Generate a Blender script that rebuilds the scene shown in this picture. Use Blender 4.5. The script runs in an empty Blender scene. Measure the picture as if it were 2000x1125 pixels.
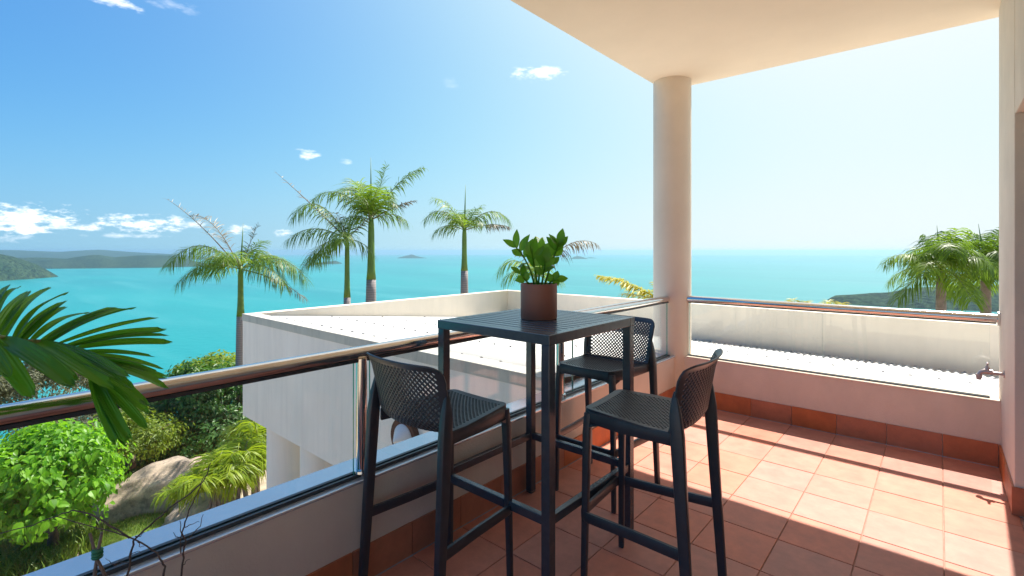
import bpy, bmesh, math, random
import numpy as np
from mathutils import Vector, Matrix, noise

scene = bpy.context.scene
COL = scene.collection
R = math.radians
rnd = random.Random(7)

# ------------------------------------------------------------------ camera
HC = 1.42                       # eye height above the terrace floor
F, TH, V0 = 960.0, R(41.0), 490.0
ST, CT = math.sin(TH), math.cos(TH)
cam_d = bpy.data.cameras.new("camera")
cam = bpy.data.objects.new("camera", cam_d)
COL.objects.link(cam)
cam.location = (0, 0, HC)
cam.rotation_euler = (R(90), 0, TH)
cam_d.sensor_width = 36.0
cam_d.lens = F / 2000 * 36.0
cam_d.shift_y = -(562.5 - V0) / 2000
cam_d.clip_start = 0.05
cam_d.clip_end = 200000
scene.camera = cam

# ------------------------------------------------------------------ light
SUN = Vector((0.024, 0.622, 1.0)).normalized()
EXPOSURE = 1.27
SUN_STRENGTH = 4.0
SKY_STRENGTH = 0.135
w = bpy.data.worlds.new("World")
scene.world = w
w.use_nodes = True
nt = w.node_tree
nt.nodes.clear()


class NG:
    """small helper for building node trees"""
    def __init__(self, tree):
        self.t = tree
    def n(self, kind, **kw):
        x = self.t.nodes.new(kind)
        for k, v in kw.items():
            if k.startswith("in_"):
                key = k[3:]
                key = int(key) if key.isdigit() else key.replace("_", " ")
                if hasattr(v, "is_output"):
                    self.t.links.new(v, x.inputs[key])
                else:
                    x.inputs[key].default_value = v
            else:
                setattr(x, k, v)
        return x
    def math(self, op, a, b=None, clamp=False):
        x = self.t.nodes.new("ShaderNodeMath")
        x.operation = op
        x.use_clamp = clamp
        for i, v in enumerate((a, b)):
            if v is None:
                continue
            if hasattr(v, "is_output"):
                self.t.links.new(v, x.inputs[i])
            else:
                x.inputs[i].default_value = v
        return x.outputs[0]
    def mix(self, fac, a, b, mode="MIX"):
        x = self.t.nodes.new("ShaderNodeMix")
        x.data_type = "RGBA"
        x.blend_type = mode
        for s, v in ((x.inputs[0], fac), (x.inputs[6], a), (x.inputs[7], b)):
            if hasattr(v, "is_output"):
                self.t.links.new(v, s)
            elif isinstance(v, (tuple, list)):
                s.default_value = (*v[:3], 1)
            else:
                s.default_value = v
        return x.outputs[2]
    def ramp(self, fac, stops):
        x = self.t.nodes.new("ShaderNodeValToRGB")
        el = x.color_ramp.elements
        while len(el) < len(stops):
            el.new(0.5)
        for e, (p, c) in zip(el, stops):
            e.position = p
            e.color = (*c[:3], 1) if isinstance(c, (tuple, list)) else (c, c, c, 1)
        self.t.links.new(fac, x.inputs[0])
        return x.outputs[0]
    def link(self, a, b):
        self.t.links.new(a, b)


g = NG(nt)
geo = g.n("ShaderNodeNewGeometry")
tc = g.n("ShaderNodeTexCoord")
sep = g.n("ShaderNodeSeparateXYZ", in_0=tc.outputs["Generated"])
zc = g.math("SQRT", g.math("ADD", g.math("MULTIPLY", sep.outputs[2], sep.outputs[2]), 0.09 ** 2))
comb = g.n("ShaderNodeCombineXYZ", in_0=sep.outputs[0], in_1=sep.outputs[1], in_2=zc)
sky = g.n("ShaderNodeTexSky")
sky.sky_type = "NISHITA"
sky.sun_disc = False
sky.sun_elevation = math.asin(SUN.z)
sky.sun_rotation = math.atan2(SUN.x, SUN.y)
sky.altitude = 170
sky.air_density = 0.68
sky.dust_density = 4.3
sky.ozone_density = 2.6
g.link(comb.outputs[0], sky.inputs[0])
skycol = g.n("ShaderNodeHueSaturation", in_Saturation=1.47, in_Value=1.0, in_Color=sky.outputs[0]).outputs[0]
skycol = g.mix(1.0, skycol, (0.75, 0.955, 0.96), "MULTIPLY")
# soft shoulder: the bright haze round the sun stays pale blue instead of running to cyan
ss = g.n("ShaderNodeSeparateColor", in_0=skycol)
KNEE = 3.2
chan = []
for i in range(3):
    q = g.math("POWER", g.math("DIVIDE", ss.outputs[i], KNEE), 4.0)
    chan.append(g.math("DIVIDE", ss.outputs[i], g.math("POWER", g.math("ADD", 1.0, q), 0.25)))
skycol = g.n("ShaderNodeCombineColor", in_0=chan[0], in_1=chan[1], in_2=chan[2]).outputs[0]
# clouds: azimuth / elevation of small cumulus groups, broken up by noise
az = g.math("ARCTAN2", sep.outputs[0], sep.outputs[1])
el = g.math("ARCSINE", sep.outputs[2])
ncl = g.n("ShaderNodeTexNoise", in_Scale=34.0, in_Detail=9.0, in_Roughness=0.66)
mp = g.n("ShaderNodeMapping", in_Scale=(1, 1, 2.6))
g.link(tc.outputs["Generated"], mp.inputs[0])
g.link(mp.outputs[0], ncl.inputs[0])
nfine = ncl.outputs[0]


def dir_px(u, v):
    a, b = (u - 1000) / F, (V0 - v) / F
    d = Vector((a * CT - ST, a * ST + CT, b)).normalized()
    return math.atan2(d.x, d.y), math.asin(d.z)


def cloud(u, v, wu, wv, amount):
    """soft mask of one cloud, centred in azimuth / elevation, as wide as wu x wv"""
    a0, e0 = dir_px(u, v)
    a1, _ = dir_px(u + wu, v)
    _, e1 = dir_px(u, v - wv)
    sa, se = abs(a1 - a0), abs(e1 - e0)
    da = g.math("DIVIDE", g.math("SUBTRACT", az, a0), sa)
    de = g.math("DIVIDE", g.math("SUBTRACT", el, e0), se)
    # flat base: below the centre the falloff is quicker
    r2 = g.math("ADD", g.math("MULTIPLY", da, da), g.math("MULTIPLY", de, de))
    m = g.math("SUBTRACT", 1.0, r2)
    m = g.math("MULTIPLY", m, 0.42)
    m = g.math("ADD", m, g.math("MULTIPLY", g.math("SUBTRACT", nfine, 0.52), 2.7))
    m = g.math("MULTIPLY", m, amount * 0.75, clamp=True)
    lim = g.math("SUBTRACT", 1.0, g.math("MULTIPLY", g.math("SUBTRACT", r2, 1.0), 0.7), clamp=True)
    m = g.math("MULTIPLY", m, lim)
    return g.math("POWER", m, 1.25)


CLOUDS = [(-420, 420, 230, 45, 2.2), (-150, 432, 150, 36, 2.2), (40, 428, 150, 30, 2.6), (120, 440, 60, 14, 2.0),
          (265, 438, 105, 20, 2.4), (25, 466, 70, 9, 1.2), (250, 460, 90, 5, 1.0), (365, 440, 40, 8, 1.4),
          (470, 448, 45, 10, 1.7), (552, 456, 22, 8, 1.7), (598, 302, 24, 13, 1.6), (675, 315, 14, 6, 0.9),
          (1048, 143, 58, 16, 1.7), (880, 165, 26, 12, 0.35), (225, 4, 55, 16, 1.6), (330, 10, 75, 14, 0.5)]
tot = None
for c in CLOUDS:
    m = cloud(*c)
    tot = m if tot is None else g.math("MAXIMUM", tot, m)
cloudcol = g.n("ShaderNodeRGB")
cloudcol.outputs[0].default_value = (5.4, 5.35, 5.35, 1)
lit = g.mix(g.math("MULTIPLY", tot, 0.9), skycol, cloudcol.outputs[0])
bg = g.n("ShaderNodeBackground", in_Strength=SKY_STRENGTH)
g.link(lit, bg.inputs[0])
wo = g.n("ShaderNodeOutputWorld")
g.link(bg.outputs[0], wo.inputs[0])

sun_d = bpy.data.lights.new("sun", "SUN")
sun_d.energy = SUN_STRENGTH
sun_d.angle = R(0.5)
sun_d.color = (1.0, 0.95, 0.87)
sun = bpy.data.objects.new("sun", sun_d)
COL.objects.link(sun)
sun.rotation_euler = SUN.to_track_quat("Z", "Y").to_euler()

scene.view_settings.view_transform = "Standard"
scene.view_settings.look = "None"
scene.view_settings.gamma = 1.0
scene.view_settings.use_curve_mapping = False
scene.view_settings.exposure = EXPOSURE
scene.cycles.use_denoising = True
scene.cycles.denoiser = "OPENIMAGEDENOISE"
scene.cycles.max_bounces = 10
scene.cycles.diffuse_bounces = 5
scene.cycles.glossy_bounces = 4
scene.cycles.transparent_max_bounces = 24
scene.cycles.volume_bounces = 0
scene.cycles.sample_clamp_indirect = 8


# ------------------------------------------------------------------ helpers
def P(u, v, d):
    """world point seen at photo pixel (u, v) at depth d metres"""
    a, b = (u - 1000) / F, (V0 - v) / F
    return Vector((d * (a * CT - ST), d * (a * ST + CT), HC + d * b))


def ux(u):
    a = (u - 1000) / F
    return (a * CT - ST, a * ST + CT)


class MB:
    def __init__(self):
        self.v, self.f = [], []
    def add(self, verts, faces):
        o = len(self.v)
        self.v += [tuple(p) for p in verts]
        self.f += [tuple(i + o for i in q) for q in faces]
        return self
    def box(self, x0, x1, y0, y1, z0, z1, mat=None):
        vs = [Vector(p) for p in ((x0, y0, z0), (x1, y0, z0), (x1, y1, z0), (x0, y1, z0),
                                  (x0, y0, z1), (x1, y0, z1), (x1, y1, z1), (x0, y1, z1))]
        if mat:
            vs = [mat @ p for p in vs]
        return self.add(vs, [(3, 2, 1, 0), (4, 5, 6, 7), (0, 1, 5, 4), (1, 2, 6, 5), (2, 3, 7, 6), (3, 0, 4, 7)])
    def tube(self, pts, rad, n=8, cap=True, flat=None, up=None):
        """pts polyline; rad float or list; flat=(a,b) gives a rounded-rectangle section instead of a circle"""
        pts = [Vector(p) for p in pts]
        m = len(pts)
        rad = [rad] * m if isinstance(rad, (int, float)) else rad
        prev = None
        rings = []
        for i, p in enumerate(pts):
            t = (pts[min(i + 1, m - 1)] - pts[max(i - 1, 0)]).normalized()
            ref = Vector(up) if up else (prev if prev is not None else (Vector((0, 0, 1)) if abs(t.z) < 0.9 else Vector((1, 0, 0))))
            s = t.cross(ref)
            if s.length < 1e-5:
                s = t.cross(Vector((0.3, 1, 0.2)))
            s.normalize()
            q = s.cross(t).normalized()
            prev = q
            ring = []
            for k in range(n):
                a = 2 * math.pi * (k + 0.5) / n
                if flat:
                    ca, sa = math.cos(a), math.sin(a)
                    e = 0.45
                    x = math.copysign(abs(ca) ** e, ca) * flat[0] * rad[i]
                    y = math.copysign(abs(sa) ** e, sa) * flat[1] * rad[i]
                else:
                    x, y = math.cos(a) * rad[i], math.sin(a) * rad[i]
                ring.append(p + s * x + q * y)
            rings.append(ring)
        vs = [p for r_ in rings for p in r_]
        fs = []
        for i in range(m - 1):
            for k in range(n):
                k2 = (k + 1) % n
                fs.append((i * n + k, i * n + k2, (i + 1) * n + k2, (i + 1) * n + k))
        if cap:
            fs.append(tuple(range(n - 1, -1, -1)))
            fs.append(tuple((m - 1) * n + k for k in range(n)))
        return self.add(vs, fs)
    def lathe(self, prof, n=32, o=(0, 0, 0), axis=None):
        o = Vector(o)
        rot = Vector(axis).to_track_quat("Z", "Y").to_matrix() if axis else Matrix.Identity(3)
        vs, fs = [], []
        for r_, z in prof:
            for k in range(n):
                a = 2 * math.pi * k / n
                vs.append(o + rot @ Vector((r_ * math.cos(a), r_ * math.sin(a), z)))
        for i in range(len(prof) - 1):
            for k in range(n):
                k2 = (k + 1) % n
                fs.append((i * n + k, i * n + k2, (i + 1) * n + k2, (i + 1) * n + k))
        return self.add(vs, fs)
    def mesh(self, name):
        me = bpy.data.meshes.new(name)
        me.from_pydata(self.v, [], self.f)
        me.update()
        return me
    def build(self, name, mat, parent=None, smooth=False, bevel=0, weld=False):
        me = self.mesh(name)
        return link(name, me, mat, parent, smooth, bevel)


def link(name, me, mat, parent=None, smooth=False, bevel=0):
    if mat and not me.materials:
        me.materials.append(mat)
    o = bpy.data.objects.new(name, me)
    COL.objects.link(o)
    if parent:
        o.parent = parent
    if smooth:
        me.polygons.foreach_set("use_smooth", [True] * len(me.polygons))
        if smooth != "all":
            me.set_sharp_from_angle(angle=R(40))
    if bevel:
        b = o.modifiers.new("bevel", "BEVEL")
        b.width = bevel
        b.segments = 2
        b.limit_method = "ANGLE"
        b.angle_limit = R(40)
    return o


def tag(o, label=None, cat=None, group=None, kind=None):
    if label:
        o["label"] = label
    if cat:
        o["category"] = cat
    if group:
        o["group"] = group
    if kind:
        o["kind"] = kind
    return o


def thing(name, label, cat, loc=(0, 0, 0), rz=0, group=None):
    o = bpy.data.objects.new(name, None)
    o.empty_display_size = 0.1
    COL.objects.link(o)
    o.location = loc
    o.rotation_euler = (0, 0, rz)
    return tag(o, label, cat, group)


def copy_tree(o, parent=None):
    c = o.copy()
    COL.objects.link(c)
    if parent:
        c.parent = parent
        c.matrix_parent_inverse = o.matrix_parent_inverse.copy()
    for ch in list(o.children):
        copy_tree(ch, c)
    return c


def rawmesh(name, V, Fc):
    """numpy verts (n,3) and faces (m,k) of one size k"""
    me = bpy.data.meshes.new(name)
    V = np.asarray(V, np.float32)
    Fc = np.asarray(Fc, np.int32)
    k = Fc.shape[1]
    me.vertices.add(len(V))
    me.vertices.foreach_set("co", V.ravel())
    me.loops.add(Fc.size)
    me.loops.foreach_set("vertex_index", Fc.ravel())
    me.polygons.add(len(Fc))
    me.polygons.foreach_set("loop_start", np.arange(0, Fc.size, k, dtype=np.int32))
    try:
        me.polygons.foreach_set("loop_total", np.full(len(Fc), k, np.int32))
    except Exception:
        pass
    me.update(calc_edges=True)
    me.validate()
    return me


# ------------------------------------------------------------------ materials
def mat_new(name):
    m = bpy.data.materials.new(name)
    m.use_nodes = True
    m.node_tree.nodes.clear()
    gg = NG(m.node_tree)
    out = gg.n("ShaderNodeOutputMaterial")
    bs = gg.n("ShaderNodeBsdfPrincipled")
    gg.link(bs.outputs[0], out.inputs[0])
    return m, gg, bs, out


def plain(name, col, rough=0.5, metal=0.0, var=0.0, scale=8.0, bump=0.0, bscale=60.0, spec=0.5, coat=0.0, stain=None):
    m, gg, bs, out = mat_new(name)
    bs.inputs["Roughness"].default_value = rough
    bs.inputs["Metallic"].default_value = metal
    bs.inputs["Specular IOR Level"].default_value = spec
    bs.inputs["Coat Weight"].default_value = coat
    tcn = gg.n("ShaderNodeTexCoord")
    c = None
    if var:
        nz = gg.n("ShaderNodeTexNoise", in_Scale=scale, in_Detail=6.0, in_Roughness=0.6, in_Vector=tcn.outputs["Object"])
        c = gg.ramp(nz.outputs[0], [(0.3, [x * (1 - var) for x in col]), (0.7, [min(1, x * (1 + var)) for x in col])])
    if stain:
        scol, samt, sscale = stain
        mpp = gg.n("ShaderNodeMapping", in_Scale=sscale, in_Vector=tcn.outputs["Object"])
        nz2 = gg.n("ShaderNodeTexNoise", in_Scale=1.0, in_Detail=5.0, in_Roughness=0.65, in_Vector=mpp.outputs[0])
        fac = gg.math("MULTIPLY", gg.ramp(nz2.outputs[0], [(0.46, 0.0), (0.72, 1.0)]), samt)
        c = gg.mix(fac, c if c is not None else tuple(col), tuple(scol))
    if c is not None:
        gg.link(c, bs.inputs["Base Color"])
    else:
        bs.inputs["Base Color"].default_value = (*col, 1)
    if bump:
        nb = gg.n("ShaderNodeTexNoise", in_Scale=bscale, in_Detail=5.0, in_Vector=tcn.outputs["Object"])
        b = gg.n("ShaderNodeBump", in_Strength=bump, in_Distance=0.01, in_Height=nb.outputs[0])
        gg.link(b.outputs[0], bs.inputs["Normal"])
    return m


def leafmat(name, dark, light, trans=0.35, rough=0.45, tcol=None):
    """leaf: two-tone per leaf, shiny face, light coming through"""
    m, gg, bs, out = mat_new(name)
    gi = gg.n("ShaderNodeNewGeometry")
    oi = gg.n("ShaderNodeObjectInfo")
    r = gg.math("FRACT", gg.math("ADD", gi.outputs["Random Per Island"], oi.outputs["Random"]))
    c = gg.ramp(r, [(0.0, dark), (0.55, [(a + b) / 2 for a, b in zip(dark, light)]), (1.0, light)])
    gg.link(c, bs.inputs["Base Color"])
    bs.inputs["Roughness"].default_value = rough
    bs.inputs["Specular IOR Level"].default_value = 0.4
    tr = gg.n("ShaderNodeBsdfTranslucent")
    tcx = gg.mix(0.6, c, tcol or (light[0] * 1.3, light[1] * 1.3, light[2] * 0.6))
    gg.link(tcx, tr.inputs[0])
    mx = gg.n("ShaderNodeMixShader", in_0=trans)
    gg.link(bs.outputs[0], mx.inputs[1])
    gg.link(tr.outputs[0], mx.inputs[2])
    gg.link(mx.outputs[0], out.inputs[0])
    return m


M = {}
M["wall"] = plain("cream_render", (0.72, 0.61, 0.50), 0.85, var=0.05, scale=3, bump=0.25, bscale=140, spec=0.25,
                  stain=((0.40, 0.33, 0.27), 0.22, (2.5, 2.5, 1.2)))
M["ceiling"] = plain("cream_ceiling", (0.80, 0.68, 0.53), 0.9, var=0.03, scale=2, bump=0.12, bscale=90, spec=0.2)
M["column"] = plain("cream_column", (0.72, 0.62, 0.51), 0.8, var=0.04, scale=3, bump=0.15, bscale=120, spec=0.25)
M["wing_wall"] = plain("pale_render", (0.84, 0.79, 0.71), 0.85, var=0.05, scale=1.5, bump=0.2, bscale=110, spec=0.25,
                       stain=((0.58, 0.56, 0.52), 0.3, (9, 9, 0.4)))
M["parapet"] = plain("weathered_render", (0.80, 0.70, 0.56), 0.85, var=0.05, scale=2, bump=0.2, bscale=110, spec=0.25,
                     stain=((0.58, 0.52, 0.42), 0.15, (9, 9, 0.9)))
M["flash"] = plain("painted_flashing", (0.50, 0.47, 0.41), 0.55, var=0.06, scale=5, stain=((0.28, 0.27, 0.25), 0.5, (9, 9, 3)))
M["cap"] = plain("painted_cap", (0.74, 0.77, 0.80), 0.24, metal=0.6, var=0.04, scale=6, spec=0.5)
M["roof"] = plain("white_roof_sheet", (0.66, 0.65, 0.62), 0.5, var=0.04, scale=3, stain=((0.52, 0.50, 0.46), 0.3, (3, 1.0, 3)))
M["screw"] = plain("roof_screw", (0.16, 0.16, 0.17), 0.5, metal=0.6)
M["steel"] = plain("polished_steel", (0.72, 0.70, 0.67), 0.13, metal=1.0, var=0.06, scale=12)
M["gasket"] = plain("dark_channel", (0.045, 0.045, 0.05), 0.4)
M["tablemetal"] = plain("charcoal_metal", (0.046, 0.056, 0.070), 0.27, spec=0.8, var=0.12, scale=30, bump=0.03, bscale=300)
M["plastic"] = plain("charcoal_resin", (0.038, 0.043, 0.052), 0.36, var=0.1, scale=25, bump=0.04, bscale=400)
M["pot"] = plain("brown_pot", (0.30, 0.115, 0.075), 0.55, var=0.08, scale=8, bump=0.05, bscale=120)
M["soil"] = plain("potting_soil", (0.035, 0.024, 0.017), 0.95, var=0.4, scale=60, bump=0.8, bscale=90)
M["tap"] = plain("tap_metal", (0.42, 0.36, 0.36), 0.35, metal=0.7, var=0.1, scale=40)
M["bark"] = plain("grey_bark", (0.24, 0.20, 0.18), 0.9, var=0.3, scale=9, bump=0.6, bscale=40)
M["brownbark"] = plain("brown_bark", (0.12, 0.085, 0.065), 0.9, var=0.35, scale=12, bump=0.6, bscale=40)
M["twig"] = plain("dry_twig", (0.085, 0.06, 0.05), 0.85, var=0.3, scale=30)
M["stake"] = plain("grey_stake", (0.17, 0.13, 0.11), 0.85, var=0.3, scale=30)
M["tie"] = plain("green_tie", (0.02, 0.16, 0.08), 0.5)
M["inside"] = plain("shaded_room", (0.60, 0.50, 0.42), 0.85, var=0.04, scale=2)
M["ground"] = plain("garden_soil", (0.44, 0.345, 0.24), 0.95, var=0.35, scale=2.2, bump=0.8, bscale=14)
M["lightring"] = plain("brown_ring", (0.12, 0.065, 0.045), 0.8, spec=0.15)
M["lightcone"] = plain("pale_metal_cone", (0.74, 0.73, 0.70), 0.4, metal=0.1)


def tile_mat(name, base, amt=0.22):
    m, gg, bs, out = mat_new(name)
    oi = gg.n("ShaderNodeObjectInfo")
    tcn = gg.n("ShaderNodeTexCoord")
    off = gg.n("ShaderNodeVectorMath", operation="ADD", in_0=tcn.outputs["Object"])
    sc = gg.n("ShaderNodeVectorMath", operation="SCALE", in_0=oi.outputs["Location"])
    sc.inputs[3].default_value = 3.7
    gg.link(sc.outputs[0], off.inputs[1])
    n1 = gg.n("ShaderNodeTexNoise", in_Scale=9.0, in_Detail=7.0, in_Roughness=0.65, in_Vector=off.outputs[0])
    n2 = gg.n("ShaderNodeTexNoise", in_Scale=55.0, in_Detail=4.0, in_Vector=off.outputs[0])
    c = gg.ramp(n1.outputs[0], [(0.28, [x * (1 - amt) for x in base]), (0.72, [x * (1 + amt * 0.8) for x in base])])
    c = gg.mix(gg.math("MULTIPLY", n2.outputs[0], 0.25), c, (base[0] * 0.75, base[1] * 0.72, base[2] * 0.7))
    wp = gg.n("ShaderNodeNewGeometry").outputs["Position"]
    n4 = gg.n("ShaderNodeTexNoise", in_Scale=2.3, in_Detail=8.0, in_Roughness=0.72, in_Vector=wp)
    n5 = gg.n("ShaderNodeTexNoise", in_Scale=140.0, in_Detail=2.0, in_Vector=wp)
    c = gg.mix(gg.math("MULTIPLY", gg.ramp(n4.outputs[0], [(0.5, 0.0), (0.64, 1.0)]), 0.20), c, (base[0] * 0.62, base[1] * 0.62, base[2] * 0.66))
    c = gg.mix(gg.math("MULTIPLY", gg.ramp(n5.outputs[0], [(0.66, 0.0), (0.74, 1.0)]), 0.35), c, (base[0] * 0.45, base[1] * 0.42, base[2] * 0.42))
    hv = gg.n("ShaderNodeHueSaturation", in_Color=c)
    gg.link(gg.math("ADD", 0.90, gg.math("MULTIPLY", oi.outputs["Random"], 0.19)), hv.inputs["Value"])
    gg.link(gg.math("ADD", 0.9, gg.math("MULTIPLY", oi.outputs["Random"], 0.2)), hv.inputs["Saturation"])
    gg.link(hv.outputs[0], bs.inputs["Base Color"])
    gg.link(gg.math("ADD", 0.38, gg.math("MULTIPLY", n1.outputs[0], 0.3)), bs.inputs["Roughness"])
    bs.inputs["Specular IOR Level"].default_value = 0.4
    b = gg.n("ShaderNodeBump", in_Strength=0.25, in_Distance=0.004, in_Height=n1.outputs[0])
    gg.link(b.outputs[0], bs.inputs["Normal"])
    return m


M["tile"] = tile_mat("terracotta_tile", (0.57, 0.23, 0.16))
M["skirt"] = tile_mat("terracotta_skirting", (0.50, 0.17, 0.08))
M["grout"] = plain("grout", (0.42, 0.235, 0.18), 0.9, var=0.2, scale=20)

# glass: clear pane with its own reflections (Fresnel)
m, gg, bs, out = mat_new("clear_glass")
tr = gg.n("ShaderNodeBsdfTransparent", in_Color=(0.985, 0.995, 0.99, 1))
gl = gg.n("ShaderNodeBsdfGlossy", in_Roughness=0.0, in_Color=(0.95, 0.97, 0.97, 1))
gi = gg.n("ShaderNodeNewGeometry")
ior = gg.math("ADD", 1.5, gg.math("MULTIPLY", gi.outputs["Backfacing"], 1 / 1.5 - 1.5))
fr = gg.n("ShaderNodeFresnel", in_IOR=ior)
mx = gg.n("ShaderNodeMixShader", in_0=fr.outputs[0])
gg.link(tr.outputs[0], mx.inputs[1])
gg.link(gl.outputs[0], mx.inputs[2])
gg.link(mx.outputs[0], out.inputs[0])
M["glass"] = m
M["glassedge"] = plain("green_glass_edge", (0.10, 0.30, 0.20), 0.15, spec=0.6)

# sea: turquoise body colour, sky reflection, small waves, wind streaks
m, gg, bs, out = mat_new("sea_water")
tcn = gg.n("ShaderNodeTexCoord")
mp1 = gg.n("ShaderNodeMapping", in_Scale=(0.0004, 0.0016, 1), in_Rotation=(0, 0, R(35)), in_Vector=tcn.outputs["Object"])
n1 = gg.n("ShaderNodeTexNoise", in_Scale=1.0, in_Detail=6.0, in_Roughness=0.55, in_Vector=mp1.outputs[0])
mp2 = gg.n("ShaderNodeMapping", in_Scale=(0.0015, 0.010, 1), in_Rotation=(0, 0, R(48)), in_Vector=tcn.outputs["Object"])
n2 = gg.n("ShaderNodeTexNoise", in_Scale=1.0, in_Detail=5.0, in_Vector=mp2.outputs[0])
c = gg.ramp(n1.outputs[0], [(0.3, (0.002, 0.17, 0.18)), (0.7, (0.006, 0.235, 0.225))])
c = gg.mix(gg.math("MULTIPLY", gg.ramp(n2.outputs[0], [(0.48, 0.0), (0.70, 1.0)]), 0.45), c, (0.05, 0.27, 0.27))
gg.link(c, bs.inputs["Base Color"])
bs.inputs["Roughness"].default_value = 0.35
bs.inputs["Specular IOR Level"].default_value = 0.25
n3 = gg.n("ShaderNodeTexNoise", in_Scale=0.06, in_Detail=5.0, in_Vector=tcn.outputs["Object"])
b = gg.n("ShaderNodeBump", in_Strength=0.5, in_Distance=2.0, in_Height=n3.outputs[0])
gg.link(b.outputs[0], bs.inputs["Normal"])
M["sea"] = m

m, gg, bs, out = mat_new("forest_hill")
tcn = gg.n("ShaderNodeTexCoord")
n1 = gg.n("ShaderNodeTexNoise", in_Scale=0.004, in_Detail=8.0, in_Roughness=0.7, in_Vector=tcn.outputs["Object"])
n2 = gg.n("ShaderNodeTexNoise", in_Scale=0.06, in_Detail=6.0, in_Roughness=0.7, in_Vector=tcn.outputs["Object"])
c = gg.ramp(n1.outputs[0], [(0.3, (0.014, 0.048, 0.024)), (0.7, (0.065, 0.105, 0.045))])
c = gg.mix(gg.ramp(n2.outputs[0], [(0.42, 0.0), (0.6, 1.0)]), c, (0.004, 0.016, 0.010))
gg.link(c, bs.inputs["Base Color"])
bs.inputs["Roughness"].default_value = 0.9
bs.inputs["Specular IOR Level"].default_value = 0.1
b = gg.n("ShaderNodeBump", in_Strength=1.0, in_Distance=12.0, in_Height=n2.outputs[0])
gg.link(b.outputs[0], bs.inputs["Normal"])
M["hill"] = m

m, gg, bs, out = mat_new("granite_boulder")
tcn = gg.n("ShaderNodeTexCoord")
n1 = gg.n("ShaderNodeTexNoise", in_Scale=2.2, in_Detail=9.0, in_Roughness=0.7, in_Vector=tcn.outputs["Object"])
n2 = gg.n("ShaderNodeTexNoise", in_Scale=9.0, in_Detail=6.0, in_Vector=tcn.outputs["Object"])
c = gg.ramp(n1.outputs[0], [(0.36, (0.13, 0.115, 0.10)), (0.47, (0.42, 0.32, 0.235)), (0.66, (0.62, 0.48, 0.35))])
c = gg.mix(gg.ramp(n2.outputs[0], [(0.5, 0.0), (0.68, 0.7)]), c, (0.15, 0.125, 0.11))
gg.link(c, bs.inputs["Base Color"])
bs.inputs["Roughness"].default_value = 0.9
b = gg.n("ShaderNodeBump", in_Strength=0.7, in_Distance=0.05, in_Height=n1.outputs[0])
gg.link(b.outputs[0], bs.inputs["Normal"])
M["rock"] = m

# palm trunk: green crownshaft material and ringed grey trunk
m, gg, bs, out = mat_new("ringed_trunk")
tcn = gg.n("ShaderNodeTexCoord")
wv = gg.n("ShaderNodeTexWave", in_Scale=5.5, in_Distortion=2.5, in_Vector=tcn.outputs["Object"])
wv.bands_direction = "Z"
n1 = gg.n("ShaderNodeTexNoise", in_Scale=7.0, in_Detail=6.0, in_Vector=tcn.outputs["Object"])
c = gg.ramp(wv.outputs["Fac"], [(0.0, (0.24, 0.20, 0.19)), (0.2, (0.32, 0.275, 0.26)), (1.0, (0.36, 0.31, 0.295))])
c = gg.mix(gg.math("MULTIPLY", n1.outputs[0], 0.5), c, (0.19, 0.16, 0.15))
gg.link(c, bs.inputs["Base Color"])
bs.inputs["Roughness"].default_value = 0.9
M["ring"] = m
M["shaft"] = plain("green_crownshaft", (0.13, 0.22, 0.035), 0.45, var=0.2, scale=4)

M["frond"] = leafmat("palm_frond_green", (0.042, 0.10, 0.013), (0.16, 0.27, 0.028), 0.45)
M["frondbright"] = leafmat("palm_frond_bright", (0.08, 0.165, 0.014), (0.22, 0.34, 0.03), 0.48)
M["fronddry"] = leafmat("palm_frond_dry", (0.075, 0.06, 0.035), (0.17, 0.135, 0.075), 0.2)
M["frondyellow"] = leafmat("palm_frond_yellow", (0.30, 0.30, 0.02), (0.52, 0.46, 0.02), 0.45)
M["rachis"] = plain("frond_stalk", (0.16, 0.19, 0.06), 0.5, var=0.2, scale=6)
M["rachisdry"] = plain("dry_frond_stalk", (0.17, 0.13, 0.08), 0.7, var=0.2, scale=6)
M["bigleaf"] = leafmat("broad_leaflet", (0.034, 0.15, 0.012), (0.11, 0.30, 0.02), 0.52, 0.28, tcol=(0.20, 0.50, 0.02))
M["bright"] = leafmat("bright_leaf", (0.075, 0.23, 0.012), (0.24, 0.50, 0.03), 0.52, 0.4)
M["dark"] = leafmat("dark_leaf", (0.028, 0.095, 0.018), (0.085, 0.20, 0.036), 0.36, 0.4)
M["mid"] = leafmat("mid_leaf", (0.08, 0.15, 0.014), (0.25, 0.33, 0.03), 0.45, 0.45)
M["scrub"] = leafmat("scrub_leaf", (0.035, 0.09, 0.014), (0.13, 0.22, 0.03), 0.4, 0.5)
M["olive"] = leafmat("olive_leaf", (0.05, 0.065, 0.035), (0.14, 0.15, 0.075), 0.3, 0.5)
M["areca"] = leafmat("cane_palm_leaf", (0.13, 0.23, 0.012), (0.36, 0.46, 0.03), 0.5)
M["zz"] = leafmat("glossy_leaf", (0.05, 0.16, 0.016), (0.15, 0.34, 0.03), 0.55, 0.22)
M["grass"] = leafmat("grass_blade", (0.07, 0.14, 0.015), (0.18, 0.27, 0.035), 0.35)
M["lawn"] = plain("mown_lawn", (0.12, 0.19, 0.025), 0.95, var=0.35, scale=3.5, bump=0.8, bscale=60)

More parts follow.
